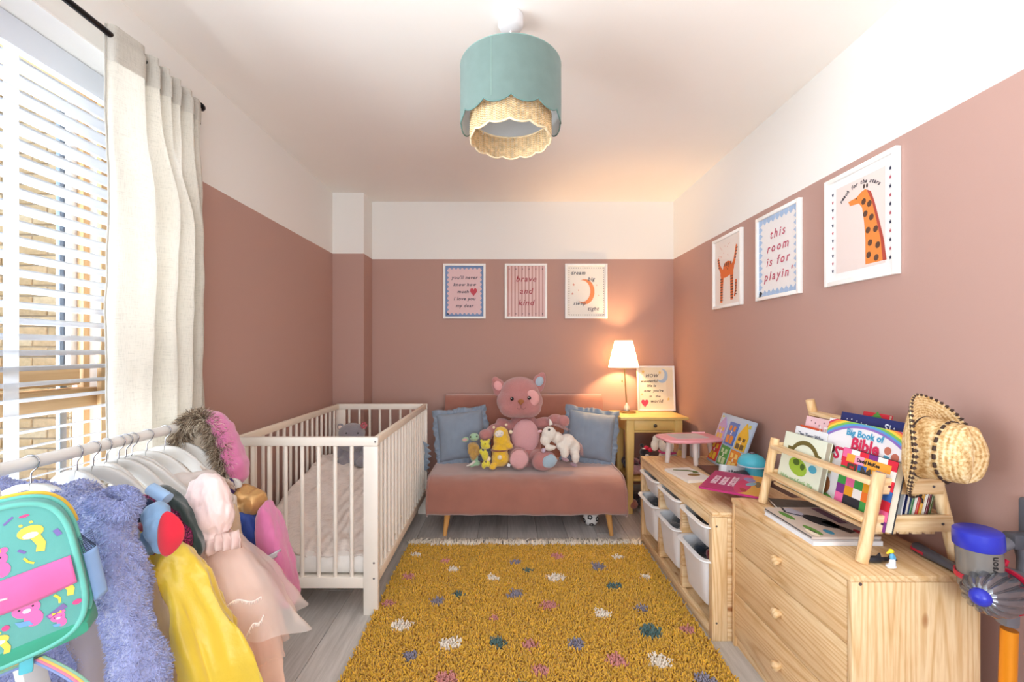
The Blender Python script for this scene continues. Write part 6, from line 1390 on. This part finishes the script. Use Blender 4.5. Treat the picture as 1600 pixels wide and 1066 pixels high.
slab('tartan_collar', mat('#8E2236', .85), pl_, [(322, 745), (334, 750), (343, 772), (345, 800), (338, 790), (330, 768), (321, 756)], 1.365, .02)
cd2 = thing('cream_cardigan', 'cream knitted cardigan with frilled neck between the tartan dress and the hooded jacket', 'cardigan', (-.95, 1.44, .75))
slab('cardigan_body', mat('#D8C3A0', .95, .08, 30, .8, 160, .003, 0, .4), cd2, [(340, 762), (358, 768), (368, 800), (377, 850), (383, 884), (370, 875), (360, 850), (350, 810)], 1.44, .05, .010, .005)
ruffle([q(320+i*6, 741+i*3.2, 1.40) for i in range(9)], (.006, -.02, .030), .012, 8, 'neck_frill', see_through('#EFE6DC', .95, .9, .3), cd2, (0, -.7, .7))
ruffle([q(330+i*5, 752+i*3, 1.385) for i in range(9)], (.014, -.02, -.018), .010, 8, 'neck_frill', see_through('#EFE6DC', .95, .9, .3), cd2, (.5, -.7, 0))
# --- hooded winter jacket
jk = thing('hooded_jacket', 'pink, gold and blue winter jacket with fur-trimmed hood at the far end of the rail', 'jacket', (-.95, 1.53, .8))
pkj = mat('#C96C9C', .7, .04, 10, .35, 120, .002, 0, .5, .3)
D = 1.53
blob('hood', [(q(322, 648, D), (.028, .05, .018)), (q(338, 655, D), (.028, .055, .024)), (q(349, 670, D), (.026, .06, .030)), (q(356, 688, D), (.028, .06, .034)), (q(363, 708, D), (.030, .06, .036)), (q(371, 728, D), (.034, .06, .036)), (q(373, 746, D), (.034, .05, .022), (0, -.4, 0)), (q(362, 758, D), (.030, .045, .018), (0, -.3, 0))], pkj, jk, .008, 14)
crease([o for o in jk.children if o.name.startswith('hood')][0].data, .004, 22)
blob('shoulder', [(q(382, 772, D), (.045, .05, .032), (0, .5, 0)), (q(370, 792, D), (.058, .05, .050)), (q(396, 784, D), (.044, .05, .046), (0, .8, 0))], mat('#D2A66C', .38, .08, 12, .5, 40, .005, metal=.45), jk, .006, 3, .006, 22)
crease([o for o in jk.children if o.name.startswith('shoulder')][0].data, .005, 20)
slab('chest_panel', mat('#12409A', .6, .06, 10, .35, 60, .003, 0, .3), jk, [(362, 790), (385, 795), (404, 806), (412, 850), (420, 902), (408, 890), (392, 872), (374, 850), (362, 820)], 1.51, .06)
slab('sleeve', pkj, jk, [(412, 778), (424, 790), (440, 822), (449, 862), (460, 905), (466, 936), (463, 944), (450, 947), (438, 938), (426, 912), (414, 872), (406, 838), (405, 812)], 1.50, .085, .012, .004)
b = B(); b.grid(lambda u, v: q(412.5+u*34, 862-u*12+v*9, 1.50) + Vector((0, -.066+.030*(2*u-1)**2, 0)), 16, 4); b.build('reflective_strip', mat('#B4B4BA', .3, .03, 30), jk, ang=180, mods=[('SOLIDIFY', dict(thickness=.003))])
b = B(); b.tube([q(421+i*1.9, 872+i*7.5, 1.455) for i in range(8)], .0022, 6); b.tube([q(430+i*1.9, 871+i*7.5, 1.454) for i in range(8)], .0014, 6); b.build('sleeve_seam', mat('#C0558A', .8), jk, ang=180)
slab('lining', mat('#3E2E66', .7), jk, [(353, 748), (366, 745), (369, 765), (364, 784), (355, 778)], 1.49, .015)
b = B(); b.tube([q(x, y, D-.03) for x, y in ((282, 706), (281, 690), (284, 672), (296, 658), (312, 652), (325, 658), (334, 674), (340, 692), (346, 710), (352, 728), (356, 740))], [.010, .013, .015, .016, .015, .012, .013, .015, .015, .014, .010], 12); o = b.build('fur_base', plush('#7A6552', .3, 60), jk, ang=180)
fluff(o, 7000, .030, mat('#9C8770', .8, .35, 60), jk, 8, .25, 'fur_trim', .0009)
fluff(o, 3500, .036, mat('#5E4C3E', .8, .35, 60), jk, 9, .25, 'fur_trim', .0008)
fluff(o, 2500, .038, mat('#D9CBB4', .8, .2, 60), jk, 10, .3, 'fur_trim', .0008)
# pile of fabric below, right of the backpack (hem of the tulle dress nearest the floor)
